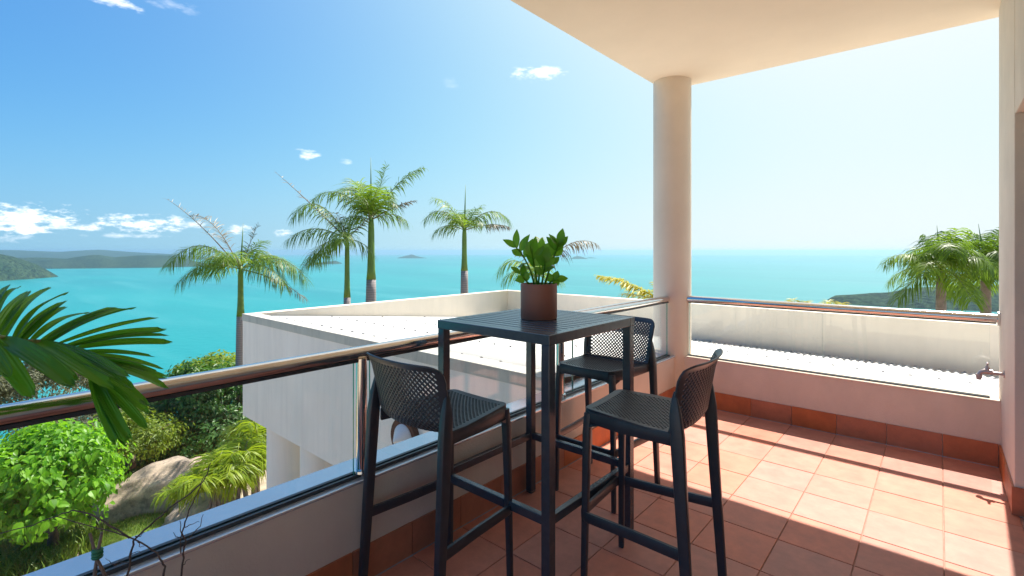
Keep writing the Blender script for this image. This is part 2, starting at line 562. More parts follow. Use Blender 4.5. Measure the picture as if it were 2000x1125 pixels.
# ------------------------------------------------------------------ sea, hills, haze
SEA = -170.0
RE = 6371000.0
nr, na = 90, 96
V, Fc = [], []
rr = [0.0] + list(np.geomspace(40, 48000, nr))
for r_ in rr:
    for k in range(na):
        a = 2 * math.pi * k / na
        V.append((r_ * math.cos(a), r_ * math.sin(a), SEA - r_ * r_ / (2 * RE)))
for i in range(len(rr) - 1):
    for k in range(na):
        k2 = (k + 1) % na
        Fc.append((i * na + k, i * na + k2, (i + 1) * na + k2, (i + 1) * na + k))
o = link("sea", rawmesh("sea", V, Fc), M["sea"], smooth="all")
o["kind"] = "structure"


def seapt(u, v):
    """where the view ray through (u, v) meets the sea"""
    x, y = ux(u)
    t = (SEA - HC) * F / (V0 - v)
    for _ in range(4):
        rr2 = (x * x + y * y) * t * t
        t = (SEA - rr2 / (2 * RE) - HC) * F / (V0 - v)
    return Vector((x * t, y * t, SEA - (x * x + y * y) * t * t / (2 * RE)))


def ridge(name, shore, crest, width, seed, rough=0.16, n=70, label=None, cat="hill", kind=None):
    """a ridge of land: shore = [(u, v)...] waterline, crest = [(u, v)...] skyline; a hill `width` deep behind the shore"""
    us = np.linspace(max(shore[0][0], crest[0][0]), min(shore[-1][0], crest[-1][0]), n)
    sv = np.interp(us, [p[0] for p in shore], [p[1] for p in shore])
    cv = np.interp(us, [p[0] for p in crest], [p[1] for p in crest])
    V, m = [], 22
    for i, u in enumerate(us):
        s = seapt(u, sv[i])
        d2 = Vector((s.x, s.y, 0)).normalized()
        taper = math.sin(math.pi * min(1, max(0, (i + .4) / (n - .2)))) ** 0.35
        dc = math.hypot(s.x, s.y) + width * 0.5 * taper
        top = HC + (V0 - cv[i]) / F * (dc * math.cos(math.atan((u - 1000) / F)))
        base = s.z
        for j in range(m):
            t = j / (m - 1)
            dd = math.hypot(s.x, s.y) + width * taper * t
            prof = math.sin(math.pi * t) ** 0.85
            p = d2 * dd
            nz = noise.fractal(Vector((p.x, p.y, seed * 97.0)) * (5.0 / width), 0.9, 2.1, 5)
            h = max(0.0, top - base) * prof * (1 + rough * nz * (1 - 0.6 * prof)) + (top - base) * 0.05 * nz * prof
            V.append((p.x, p.y, base - 6 + h + 6 * prof))
    Fc = [(i * m + j, i * m + j + 1, (i + 1) * m + j + 1, (i + 1) * m + j) for i in range(n - 1) for j in range(m - 1)]
    o = link(name, rawmesh(name, V, Fc), M["hill"], smooth="all")
    tag(o, label, cat if label else None, kind=kind)
    return o


ridge("hills", [(-420, 512), (460, 507)], [(-420, 486), (-100, 489), (30, 488.5), (110, 492), (190, 488.5), (250, 492), (330, 496), (460, 506)], 5000, 1, 0.12, kind="structure")
ridge("hills", [(-300, 524), (100, 525), (300, 523), (425, 520)],
      [(-300, 500), (60, 503), (130, 505), (165, 500), (195, 498), (225, 503), (262, 499), (290, 497), (330, 500), (380, 510), (425, 519)], 1500, 2, 0.2, kind="structure")
ridge("hills", [(-500, 566), (-60, 554), (0, 549), (60, 545), (114, 541)],
      [(-500, 470), (-100, 484), (0, 496), (25, 501), (60, 512), (90, 526), (114, 540)], 900, 3, 0.15, kind="structure")
ridge("hills", [(1615, 589), (1660, 596), (1760, 602), (2200, 620)], [(1615, 588), (1628, 577), (1680, 575), (1735, 571), (1790, 562), (1860, 560), (2200, 545)], 420, 4, 0.15, kind="structure")
ridge("island", [(775, 504.5), (833, 504.5)], [(775, 504), (790, 500), (803, 497), (815, 500.5), (833, 504)], 700, 5, 0.1, 40,
      "tall blue-grey island on the horizon right of the tallest palm trunk", "island")
ridge("island", [(1113, 506), (1148, 506)], [(1113, 505.5), (1122, 501.5), (1130, 500), (1138, 502), (1148, 505.5)], 800, 6, 0.1, 40,
      "hazy blue island on the horizon above the thin arching frond", "island")
ridge("island", [(1142, 504.5), (1166, 504.5)], [(1142, 504.2), (1154, 502.5), (1166, 504.2)], 900, 7, 0.1, 30,
      "low flat island at the horizon just left of the round column", "island")
ridge("island", [(572, 518), (600, 518), (668, 515)], [(572, 517.8), (603, 516), (630, 512), (655, 509), (668, 514)], 600, 8, 0.1, 40,
      "low dark spit of land behind the shorter palm of the pair", "island")
ridge("island", [(608, 502.5), (645, 502.5)], [(608, 502.2), (622, 500), (645, 502.2)], 900, 9, 0.1, 30,
      "faint thin island at the horizon left of the palm pair", "island")



def ground_z(x, y):
    d = math.hypot(max(0, -x - 18.0), max(0, y - 15.0))
    return -3.05 - 0.20 * max(0, min(-x, 18.5) - 8.4) - 0.5 * max(0, d - 0.5)


def gp(u, v, lift=0.0):
    """where the view ray through (u, v) meets the garden; returns point and depth"""
    d = 5.0
    while d < 40:
        p = P(u, v, d)
        if p.z <= ground_z(p.x, p.y) + lift:
            break
        d += 0.02
    return p, d


# ground: the garden shelf and the slope down to the sea, one sheet
xs = np.concatenate([-np.geomspace(16, 900, 26)[::-1], np.linspace(-15.4, 40, 75), np.geomspace(45, 600, 14)])
ys = np.concatenate([-np.geomspace(14, 500, 12)[::-1], np.linspace(-13, 24, 62), np.geomspace(25, 900, 24)])
V = []
for x in xs:
    for y in ys:
        z = ground_z(x, y)
        z += 0.22 * noise.noise(Vector((x * 0.45, y * 0.45, 3))) + 0.06 * noise.noise(Vector((x * 1.6, y * 1.6, 9)))
        V.append((x, y, max(z, SEA - 25)))
ny = len(ys)
Fc = [(i * ny + j, (i + 1) * ny + j, (i + 1) * ny + j + 1, i * ny + j + 1) for i in range(len(xs) - 1) for j in range(ny - 1)]
o = link("ground", rawmesh("ground", V, Fc), M["ground"], smooth="all")
o["kind"] = "structure"

HAZE = 5.4e-5
hz = MB().box(-49000, 49000, -49000, 49000, -500, 40).build("haze", None)
hz["kind"] = "stuff"
m = bpy.data.materials.new("thin_sea_haze")
m.use_nodes = True
m.node_tree.nodes.clear()
gg = NG(m.node_tree)
pv = gg.n("ShaderNodeVolumePrincipled", in_Density=HAZE, in_Color=(0.47, 0.78, 0.99, 1), in_Anisotropy=0.5)
ou = gg.n("ShaderNodeOutputMaterial")
gg.link(pv.outputs[0], ou.inputs["Volume"])
hz.data.materials.append(m)

# ------------------------------------------------------------------ terrace
XL, XR, YB = -1.868, 0.305, 4.53           # inner faces: left wall, right wall, back wall
WX, WY = -1.955, 4.615                     # centre lines of the low walls
WZ = 0.43
CEIL = 3.055

floor = MB().box(-2.06, 2.6, -1.5, 4.70, -0.35, -0.0045).build("terrace_floor", M["grout"])
floor["kind"] = "structure"
PX, PY, GAP = 0.3085, 0.315, 0.0045
tile_cache = {}


def tile_piece(x0, x1, y0, y1, z0, z1, parent, name, mat, axis="z", seed=0):
    key = (round(x1 - x0, 3), round(y1 - y0, 3), round(z1 - z0, 3), mat.name)
    if key not in tile_cache:
        hx, hy, hz_ = (x1 - x0) / 2, (y1 - y0) / 2, (z1 - z0) / 2
        b = 0.0016
        mb = MB()
        if axis == "z":
            vs = [(sx * hx, sy * hy, -hz_) for sx, sy in ((-1, -1), (1, -1), (1, 1), (-1, 1))]
            vs += [(sx * hx, sy * hy, hz_ - b) for sx, sy in ((-1, -1), (1, -1), (1, 1), (-1, 1))]
            vs += [(sx * (hx - b), sy * (hy - b), hz_) for sx, sy in ((-1, -1), (1, -1), (1, 1), (-1, 1))]
            fs = [(8, 9, 10, 11)] + [(i, (i + 1) % 4, 4 + (i + 1) % 4, 4 + i) for i in range(4)] + \
                 [(4 + i, 4 + (i + 1) % 4, 8 + (i + 1) % 4, 8 + i) for i in range(4)]
            mb.add(vs, fs)
        else:
            mb.box(-hx, hx, -hy, hy, -hz_, hz_)
        me = mb.mesh(name)
        me.materials.append(mat)
        tile_cache[key] = me
    o = bpy.data.objects.new(name, tile_cache[key])
    COL.objects.link(o)
    o.parent = parent
    o.location = ((x0 + x1) / 2, (y0 + y1) / 2, (z0 + z1) / 2 + rnd.uniform(-0.0006, 0.0006))
    o.rotation_euler = (rnd.uniform(-.0012, .0012), rnd.uniform(-.0012, .0012), 0) if axis == "z" else (0, 0, 0)
    return o


jx = [-0.6 + PX * k for k in range(-4, 9)]
jy = [4.26 - PY * k for k in range(0, 19)]
edges_x = [XL + 0.012] + [x for x in jx if XL + 0.05 < x < 0.95]
edges_y = sorted([YB - 0.012] + jy)
for i in range(len(edges_x) - 1):
    for j in range(len(edges_y) - 1):
        x0, x1, y0, y1 = edges_x[i], edges_x[i + 1], edges_y[j], edges_y[j + 1]
        if x1 > XR + 0.05 and (y1 > 3.77 or x0 < XR - 0.02 and False):
            if x0 < XR - 0.05:
                x1 = XR - 0.012
            elif y1 > 3.78:
                continue
        tile_piece(x0 + GAP / 2, x1 - GAP / 2, y0 + GAP / 2, y1 - GAP / 2, -0.004, 0.0, floor, "tile", M["tile"])

ceil = MB().box(-2.12, 2.6, -1.4, 4.84, CEIL, CEIL + 0.32).build("ceiling", M["ceiling"], bevel=0.012)
ceil["kind"] = "structure"

# low wall along the left, with tile skirting and a pale metal capping
lw = MB().box(-2.06, XL, -1.5, 4.52, -3.4, WZ - 0.004).build("low_wall", M["wall"])
tag(lw, "long cream low wall under the left glass balustrade beside the stools", "wall")
MB().box(-2.095, XL + 0.006, -1.5, 4.50, WZ - 0.004, WZ + 0.008).build("capping", M["cap"], lw, bevel=0.003)
j0 = 1.735
k = -9
ed = sorted([j0 + 0.3085 * q for q in range(-9, 10)] + [YB - 0.014])
ed = [e for e in ed if e <= YB - 0.01]
for a_, b_ in zip(ed[:-1], ed[1:]):
    if b_ - a_ > 0.03:
        tile_piece(XL, XL + 0.011, a_ + 0.002, b_ - 0.002, 0.003, 0.152, lw, "skirting_tile", M["skirt"], "x")
MB().box(XL, XL + 0.0125, -1.0, YB - 0.013, -0.004, 0.0028).build("grout_line", M["cap"], lw)
# low wall along the back
bw = MB().box(-2.06, XR + 0.9, YB, 4.70, -3.4, WZ - 0.004).build("low_wall", M["wall"])
tag(bw, "cream low wall across the back of the terrace below the corrugated roof view", "wall")
MB().box(-1.78, XR - 0.002, YB - 0.006, 4.715, WZ - 0.004, WZ + 0.008).build("capping", M["wall"], bw, bevel=0.003)
ed = [XL + 0.013] + [x for x in jx if XL + 0.05 < x < XR - 0.1] + [XR - 0.012]
for a_, b_ in zip(ed[:-1], ed[1:]):
    tile_piece(a_ + 0.002, b_ - 0.002, YB - 0.011, YB, 0.003, 0.152, bw, "skirting_tile", M["skirt"], "y")
MB().box(XL + 0.014, XR - 0.013, YB - 0.0125, YB, -0.004, 0.0028).build("grout_line", M["cap"], bw)

# right-hand house wall: pier, lintel over a wide opening, and the room behind
rw = thing("house_wall", "tall cream house wall with wide opening at the right edge, carrying the tap", "wall")
MB().box(XR, 0.62, 3.77, 4.68, -3.4, CEIL - 0.002).build("pier", M["wall"], rw, bevel=0.004)
MB().box(XR + 0.002, 0.62, -1.4, 3.768, 2.16, CEIL - 0.004).build("lintel", M["wall"], rw, bevel=0.004)
tile_piece(XR - 0.011, XR, 3.77, 4.13, 0.003, 0.152, rw, "skirting_tile", M["skirt"], "x")
tile_piece(XR - 0.011, XR, 4.134, YB - 0.013, 0.003, 0.152, rw, "skirting_tile", M["skirt"], "x")
tile_piece(XR - 0.011, 0.62, 3.759, 3.77, 0.003, 0.152, rw, "skirting_tile", M["skirt"], "y")
room = MB()
room.box(2.4, 2.6, -1.5, 3.899, -0.3, CEIL - 0.004)
room.box(0.62, 2.6, 3.9, 4.1, -0.012, CEIL - 0.004)
o = room.build("interior_wall", M["inside"])
o["kind"] = "structure"

# column on the corner
colm = MB().lathe([(0.176, 0.1), (0.176, CEIL - 0.001)], 64, (WX, WY, 0)).build("round_column", M["column"], smooth=True)
tag(colm, "thick round cream column holding up the ceiling at the terrace corner", "column")

# balustrades (glass just outside the inner face, rail over it)
GX, GY, RX, RY = -1.918, 4.580, -1.935, 4.590
bal = thing("glass_balustrade", "left glass balustrade with shiny steel handrail running toward the column", "balustrade", (GX, 1.2, WZ))
bal.rotation_euler = (0, 0, 0)


def child(mb, name, mat, parent, smooth=False, bevel=0):
    """parts are modelled in world coordinates; the empty's place is taken off"""
    o = mb.build(name, mat, parent, smooth, bevel)
    loc = Matrix.Translation(parent.location) @ parent.rotation_euler.to_matrix().to_4x4()
    o.matrix_parent_inverse = loc.inverted()
    return o


RZ = 0.968
child(MB().tube([(RX, -1.48, RZ), (RX, -1, RZ), (RX, 1.5, RZ), (RX, 4.44, RZ)], 0.031, 24), "handrail", M["steel"], bal, True)
child(MB().box(GX - 0.009, GX + 0.009, -1.48, 4.43, RZ - 0.034, RZ - 0.022), "glazing_bead", M["gasket"], bal)
child(MB().box(GX - 0.024, GX - 0.008, -1.48, 4.43, WZ + 0.008, WZ + 0.022).box(GX + 0.008, GX + 0.02, -1.48, 4.43, WZ + 0.008, WZ + 0.022)
      .box(GX - 0.008, GX + 0.008, -1.48, 4.43, WZ + 0.008, WZ + 0.012), "base_channel", M["gasket"], bal)
for py in (-0.30, 1.198, 2.70):
    child(MB().tube([(GX, py, WZ + 0.008), (GX, py, RZ - 0.02)], 0.024, 20), "post", M["steel"], bal, True)
    child(MB().lathe([(0.001, 0.012), (0.036, 0.010), (0.038, 0.0)], 20, (GX, py, WZ + 0.0225)), "post_cover", M["steel"], bal, True)


def pane(x0, x1, y0, y1, parent):
    mb = MB().box(x0, x1, y0, y1, WZ + 0.013, RZ - 0.03)
    o = child(mb, "glass_panel", M["glass"], parent)
    o.data.materials.append(M["glassedge"])
    long_y = (y1 - y0) > (x1 - x0)
    for p in o.data.polygons:
        n = p.normal
        if abs(n.z) > 0.5 or (abs(n.y) > 0.5 if long_y else abs(n.x) > 0.5):
            p.material_index = 1


for a_, b_ in ((-1.48, -0.34), (-0.26, 1.158), (1.238, 2.66), (2.74, 2.843), (2.848, 4.41)):
    pane(GX - 0.005, GX + 0.005, a_, b_, bal)

bb = thing("glass_balustrade", "back glass balustrade with steel handrail between the column and the house wall", "balustrade", (-0.8, GY, WZ))
child(MB().tube([(-1.785, RY, RZ), (-1, RY, RZ), (XR - 0.002, RY, RZ)], 0.031, 24), "handrail", M["steel"], bb, True)
child(MB().lathe([(0.031, 0), (0.05, 0.0), (0.05, -0.012), (0.031, -0.014)], 24, (XR - 0.001, RY, RZ), axis=(1, 0, 0)), "wall_flange", M["steel"], bb, True)
child(MB().box(-1.78, XR - 0.02, GY - 0.009, GY + 0.009, RZ - 0.034, RZ - 0.022), "glazing_bead", M["gasket"], bb)
child(MB().box(-1.78, XR - 0.05, GY - 0.02, GY - 0.008, WZ + 0.008, WZ + 0.017).box(-1.78, XR - 0.05, GY + 0.008, GY + 0.02, WZ + 0.008, WZ + 0.017)
      .box(-1.78, XR - 0.05, GY - 0.008, GY + 0.008, WZ + 0.008, WZ + 0.012), "base_channel", M["gasket"], bb)
pane(-1.77, -0.705, GY - 0.005, GY + 0.005, bb)
pane(-0.70, XR - 0.05, GY - 0.005, GY + 0.005, bb)

# tap on the house wall
tp = thing("wall_tap", "small grey metal garden tap sticking out of the house wall", "tap", (XR, 4.30, 0.655))
ty, tz = 4.30, 0.655
child(MB().lathe([(0.001, 0.006), (0.026, 0.006), (0.028, 0.0)], 20, (XR - 0.0005, ty, tz), axis=(-1, 0, 0)), "wall_plate", M["tap"], tp, True)
child(MB().tube([(XR, ty, tz), (XR - 0.05, ty, tz), (XR - 0.075, ty, tz)], [0.011, 0.011, 0.013], 14)
      .tube([(XR - 0.06, ty, tz + 0.005), (XR - 0.1, ty, tz + 0.006), (XR - 0.122, ty, tz - 0.004), (XR - 0.132, ty, tz - 0.022)], [0.018, 0.02, 0.015, 0.013], 14)
      .tube([(XR - 0.088, ty, tz), (XR - 0.088, ty, tz + 0.045)], [0.017, 0.011], 14), "body", M["tap"], tp, True)
child(MB().tube([(XR - 0.132, ty, tz - 0.018), (XR - 0.133, ty, tz - 0.045)], 0.018, 10)
      .tube([(XR - 0.133, ty, tz - 0.045), (XR - 0.133, ty, tz - 0.058)], 0.014, 10), "hose_nut", M["tap"], tp, True)
child(MB().tube([(XR - 0.088, ty, tz + 0.045), (XR - 0.088, ty, tz + 0.062)], 0.006, 10)
      .tube([(XR - 0.088, ty - 0.03, tz + 0.064), (XR - 0.088, ty, tz + 0.068), (XR - 0.088, ty + 0.03, tz + 0.064)], [0.006, 0.009, 0.006], 10), "handle", M["tap"], tp, True)

tp.scale = (0.87, 0.87, 0.87)

# ------------------------------------------------------------------ bar table
TX0, TX1, TY0, TY1, TZ = -1.842, -1.164, 1.565, 2.285, 1.085
tb = thing("bar_table", "square charcoal metal bar table with slatted top beside the balustrade", "table", ((TX0 + TX1) / 2, (TY0 + TY1) / 2, 0))
fw, fh = 0.042, 0.042
child(MB().box(TX0, TX1, TY0, TY0 + fw, TZ - fh, TZ).box(TX0, TX1, TY1 - fw, TY1, TZ - fh, TZ)
      .box(TX0, TX0 + fw, TY0 + fw, TY1 - fw, TZ - fh, TZ).box(TX1 - fw, TX1, TY0 + fw, TY1 - fw, TZ - fh, TZ), "top_frame", M["tablemetal"], tb, bevel=0.003)
ns = 13
inner = TY1 - TY0 - 2 * fw
pitch = inner / ns
sl = MB().box(TX0 + fw - 0.002, TX1 - fw + 0.002, -pitch / 2 + 0.004, pitch / 2 - 0.004, -0.012, -0.001)
slm = sl.mesh("slat")
slm.materials.append(M["tablemetal"])
for k in range(ns):
    o = bpy.data.objects.new("slat", slm)
    COL.objects.link(o)
    o.parent = tb
    o.matrix_parent_inverse = Matrix.Translation(tb.location).inverted()
    o.location = (0, TY0 + fw + pitch * (k + 0.5), TZ)
    b = o.modifiers.new("bevel", "BEVEL")
    b.width = 0.003
    b.segments = 2
LS = 0.042
for x0 in (TX0 + 0.002, TX1 - LS - 0.002):
    for y0 in (TY0 + 0.002, TY1 - LS - 0.002):
        lg = child(MB().box(x0, x0 + LS, y0, y0 + LS, 0.012, TZ - fh), "leg", M["tablemetal"], tb, bevel=0.003)
        child(MB().box(x0 + 0.002, x0 + LS - 0.002, y0 + 0.002, y0 + LS - 0.002, 0.0, 0.012), "foot_cap", M["gasket"], tb)
SZ0, SZ1 = 0.315, 0.353
a0, a1 = TX0 + LS + 0.002, TX1 - LS - 0.002
b0, b1 = TY0 + LS + 0.002, TY1 - LS - 0.002
for bx in ((a0, a1, TY0 + 0.008, TY0 + 0.036), (a0, a1, TY1 - 0.036, TY1 - 0.008), (TX0 + 0.008, TX0 + 0.036, b0, b1), (TX1 - 0.036, TX1 - 0.008, b0, b1)):
    child(MB().box(*bx, SZ0, SZ1), "stretcher", M["tablemetal"], tb, bevel=0.003)


# ------------------------------------------------------------------ bar stools
def stool_shell(part):
    """perforated shell in stool coordinates (front = +y). part: 'seat' or 'backrest'"""
    h = 0.0106
    if part == "seat":
        prof = [(0.232, 0.757), (0.20, 0.752), (0.05, 0.742), (-0.08, 0.737), (-0.150, 0.738)]
        wid = [0.176, 0.180, 0.202, 0.214, 0.216]
        cup = [0.004, 0.008, 0.012, 0.010, 0.006]
        fwd = [0.0, 0.0, 0.0, 0.004, 0.02]
        rA, rB = 0.035, 0.0
    else:
        prof = [(-0.150, 0.738), (-0.186, 0.743), (-0.208, 0.775), (-0.222, 0.86), (-0.236, 0.945), (-0.247, 0.985), (-0.262, 1.003)]
        wid = [0.216, 0.218, 0.222, 0.228, 0.234, 0.236, 0.236]
        cup = [0.006, 0.004, 0.0, 0.0, 0.0, 0.0, 0.0]
        fwd = [0.02, 0.045, 0.058, 0.06, 0.056, 0.05, 0.045]
        rA, rB = 0.0, 0.05
    prof = np.array(prof)
    seg = np.r_[0, np.cumsum(np.hypot(*np.diff(prof, axis=0).T))]
    L = seg[-1]
    bw_ = 0.024
    nb = int(round((L - 2 * bw_) / h / 2)) * 2
    W = 2 * np.mean(wid)
    na_ = int(round((W - 2 * bw_) / h / 2)) * 2
    hb = (L - 2 * bw_) / nb
    ha = (W - 2 * bw_) / na_

    def S(x, t):
        # x in [-W/2, W/2], t in [0, L]; corners rounded
        t = min(max(t, 0), L)
        for r_, top in ((rA, 0), (rB, 1)):
            if r_ > 0:
                p = (abs(x) - (W / 2 - r_)) / r_
                q = ((r_ - t) if not top else (t - (L - r_))) / r_
                if p > 0 and q > 0:
                    p, q = min(p, 1), min(q, 1)
                    p2 = p * math.sqrt(1 - q * q / 2)
                    q2 = q * math.sqrt(1 - p * p / 2)
                    x = math.copysign(W / 2 - r_ + p2 * r_, x)
                    t = (r_ - q2 * r_) if not top else (L - r_ + q2 * r_)
        y = np.interp(t, seg, prof[:, 0])
        z = np.interp(t, seg, prof[:, 1])
        w_ = np.interp(t, seg, wid)
        s = x / (W / 2)
        return (s * w_, y + np.interp(t, seg, fwd) * abs(s) ** 2.2, z + np.interp(t, seg, cup) * s * s)

    bm = bmesh.new()
    idx = {}

    def vert(a, b):
        key = (round(a, 3), round(b, 3))
        if key not in idx:
            idx[key] = bm.verts.new(S(-W / 2 + bw_ + a * ha, bw_ + b * hb))
        return idx[key]

    sc = 0.64
    for a in range(na_ + 1):
        for b in range(nb + 1):
            if (a + b) % 2:
                continue
            cor = [(a + 1, b), (a, b + 1), (a - 1, b), (a, b - 1)]
            ok = [0 <= p <= na_ and 0 <= q <= nb for p, q in cor]
            if all(ok):
                inn = []
                for p, q in cor:
                    inn.append((a + (p - a) * sc, b + (q - b) * sc))
                for i in range(4):
                    i2 = (i + 1) % 4
                    bm.faces.new((vert(*cor[i]), vert(*cor[i2]), vert(*inn[i2]), vert(*inn[i])))
            else:
                pts = [c for c, k_ in zip(cor, ok) if k_]
                if len(pts) == 3:
                    bm.faces.new([vert(*c) for c in pts] if True else None)
                elif len(pts) == 2:
                    bm.faces.new((vert(a, b), vert(*pts[0]), vert(*pts[1])))
    # solid rim around the perforated field, two rings wide
    ring = [(a, 0) for a in range(0, na_)] + [(na_, b) for b in range(0, nb)] + [(a, nb) for a in range(na_, 0, -1)] + [(0, b) for b in range(nb, 0, -1)]
    ring = [p for p in ring if (p[0] + p[1]) % 2 or p in ((0, 0), (na_, 0), (0, nb), (na_, nb))]
    ea, eb = bw_ / ha, bw_ / hb
    layers = []
    for f_ in (0.0, 0.4, 0.8, 1.0):
        lay = []
        for a, b in ring:
            pa = -na_ / 2 + a
            a2 = na_ / 2 + pa * (1 + 2 * ea * f_ / na_)
            b2 = nb / 2 + (b - nb / 2) * (1 + 2 * eb * f_ / nb)
            lay.append(vert(a2, b2))
        layers.append(lay)
    n_ = len(ring)
    for l0, l1 in zip(layers[:-1], layers[1:]):
        for i in range(n_):
            i2 = (i + 1) % n_
            q = [l0[i], l0[i2], l1[i2], l1[i]]
            if len(set(q)) == 4:
                try:
                    bm.faces.new(q)
                except ValueError:
                    pass
    bmesh.ops.recalc_face_normals(bm, faces=bm.faces)
    me = bpy.data.meshes.new(part)
    bm.to_mesh(me)
    bm.free()
    return me


def make_stool():
    t = thing("bar_stool", "stool", "stool")
    pl = M["plastic"]
    for part in ("seat", "backrest"):
        o = link(part, stool_shell(part), pl, t, "all")
        s = o.modifiers.new("solid", "SOLIDIFY")
        s.thickness = 0.007
        s.offset = -1 if part == "seat" else 0
    # apron under the seat edge
    ap = MB()
    ap.tube([(-0.212, -0.15, 0.725), (-0.196, 0.05, 0.722), (-0.178, 0.195, 0.727), (-0.160, 0.222, 0.729), (0, 0.226, 0.729),
             (0.160, 0.222, 0.729), (0.178, 0.195, 0.727), (0.196, 0.05, 0.722), (0.212, -0.15, 0.725)], 1.0, 8, flat=(0.009, 0.026), up=(0, 0, 1))
    # gussets where the apron runs into the front legs
    for s in (-1, 1):
        for (dx, dy) in ((-s * 0.05, 0.0), (s * 0.012, -0.055)):
            c0 = Vector((s * 0.178, 0.212, 0.703))
            e = Vector((c0.x + dx, c0.y + dy, 0.703))
            dn = Vector((s * 0.181, 0.212, 0.655))
            nrm = (e - c0).cross(Vector((0, 0, 1))).normalized() * 0.008
            pts = [c0]
            for k in range(6):
                a = k / 5
                q = e.lerp(dn, a)
                bul = math.sin(math.pi * a) * 0.35
                pts.append(q.lerp(c0 + Vector((0, 0, -0.0)), bul))
            n = len(pts)
            ap.add([p + nrm for p in pts] + [p - nrm for p in pts],
                   [tuple(range(n)), tuple(range(2 * n - 1, n - 1, -1))] + [(i, n + i, n + (i + 1) % n, (i + 1) % n) for i in range(n)])
    ap.build("apron", pl, t, True)
    for s in (-1, 1):
        MB().tube([(s * 0.172, 0.210, 0.741), (s * 0.179, 0.213, 0.66), (s * 0.184, 0.216, 0.45), (s * 0.192, 0.222, 0.0)],
                  [0.95, 1.0, 0.86, 0.70], 12, flat=(0.0175, 0.0165)).build("leg", pl, t, True)
        MB().tube([(s * 0.224, -0.166, 0.905), (s * 0.224, -0.166, 0.875), (s * 0.226, -0.170, 0.82), (s * 0.229, -0.178, 0.74),
                   (s * 0.232, -0.196, 0.45), (s * 0.238, -0.226, 0.0)],
                  [0.14, 0.50, 0.95, 1.12, 0.98, 0.80], 12, flat=(0.0165, 0.0225), up=(0, 1, 0.05)).build("leg", pl, t, True)
    z = 0.318
    pts = [(-0.233, -0.205, z), (-0.212, 0.0, z), (-0.200, 0.19, z)]
    for k in range(1, 5):
        a = math.pi / 2 * k / 5
        pts.append((-0.200 + 0.035 * (1 - math.cos(a)), 0.19 + 0.047 * math.sin(a), z))
    pts += [(-0.155, 0.238, z)]
    pts += [(-x, y, z) for x, y, _ in reversed(pts)]
    MB().tube(pts, 1.0, 8, flat=(0.009, 0.021), up=(0, 0, 1)).build("footrest", pl, t, True)
    return t


st = make_stool()
SP = [((-1.582, 1.365), 0.0, "charcoal perforated stool at the table's near end, its back to the viewer"),
      ((-0.915, 1.955), R(90 + 5), "charcoal perforated stool standing away from the railing, back turned to the sunlit floor"),
      ((-1.525, 2.598), R(180), "charcoal perforated stool tucked at the far end of the table near the column")]
for k, ((x, y), rz, lab) in enumerate(SP):
    s_ = st if k == 0 else copy_tree(st)
    s_.location = (x, y, 0)
    s_.rotation_euler = (0, 0, rz)
    tag(s_, lab, "stool", "stools around the bar table")

# ------------------------------------------------------------------ potted plant on the table
pp = P(1044, 628, 2.33)
PXc, PYc = -1.505, 1.935
pt = thing("potted_plant", "glossy green plant in a plain brown cylinder pot standing on the bar table", "plant", (PXc, PYc, TZ))
child(MB().lathe([(0.0, 0.0), (0.088, 0.0), (0.0905, 0.004), (0.091, 0.168), (0.0905, 0.172), (0.083, 0.172), (0.082, 0.150)], 48, (PXc, PYc, TZ + 0.0005)), "pot", M["pot"], pt, True)
child(MB().lathe([(0.083, 0.150), (0.05, 0.155), (0.0, 0.157)], 32, (PXc, PYc, TZ)), "soil", M["soil"], pt, True)


def leaf_blade(base, tip, width, up, fold=0.25, n=7, curve=0.0, shape=None):
    """one leaf blade from base to tip, folded along the midrib; returns an MB"""
    base, tip = Vector(base), Vector(tip)
    ax = tip - base
    L = ax.length
    d = ax.normalized()
    side = d.cross(Vector(up))
    if side.length < 1e-4:
        side = d.cross(Vector((0.2, 1, 0.1)))
    side.normalize()
    nu = side.cross(d).normalized()
    vs, fs = [], []
    for i in range(n):
        t = i / (n - 1)
        wd = width * (shape(t) if shape else math.sin(math.pi * min(1, t * 0.94 + 0.06)) ** 0.8)
        c = base + ax * t + nu * (curve * L * math.sin(math.pi * t))
        vs += [c - side * wd + nu * wd * fold, c, c + side * wd + nu * wd * fold]
    for i in range(n - 1):
        a = i * 3
        fs += [(a, a + 1, a + 4, a + 3), (a + 1, a + 2, a + 5, a + 4)]
    return MB().add(vs, fs)


def px_off(p, du, dv, dd, d0):
    """offset a point by du, dv photo pixels at depth d0 and dd metres in depth"""
    a, b = du / F * d0, -dv / F * d0
    return Vector((p[0] + a * CT - dd * ST, p[1] + a * ST + dd * CT, p[2] + b))


soil0 = Vector((PXc, PYc, TZ + 0.155))
D0 = 2.45
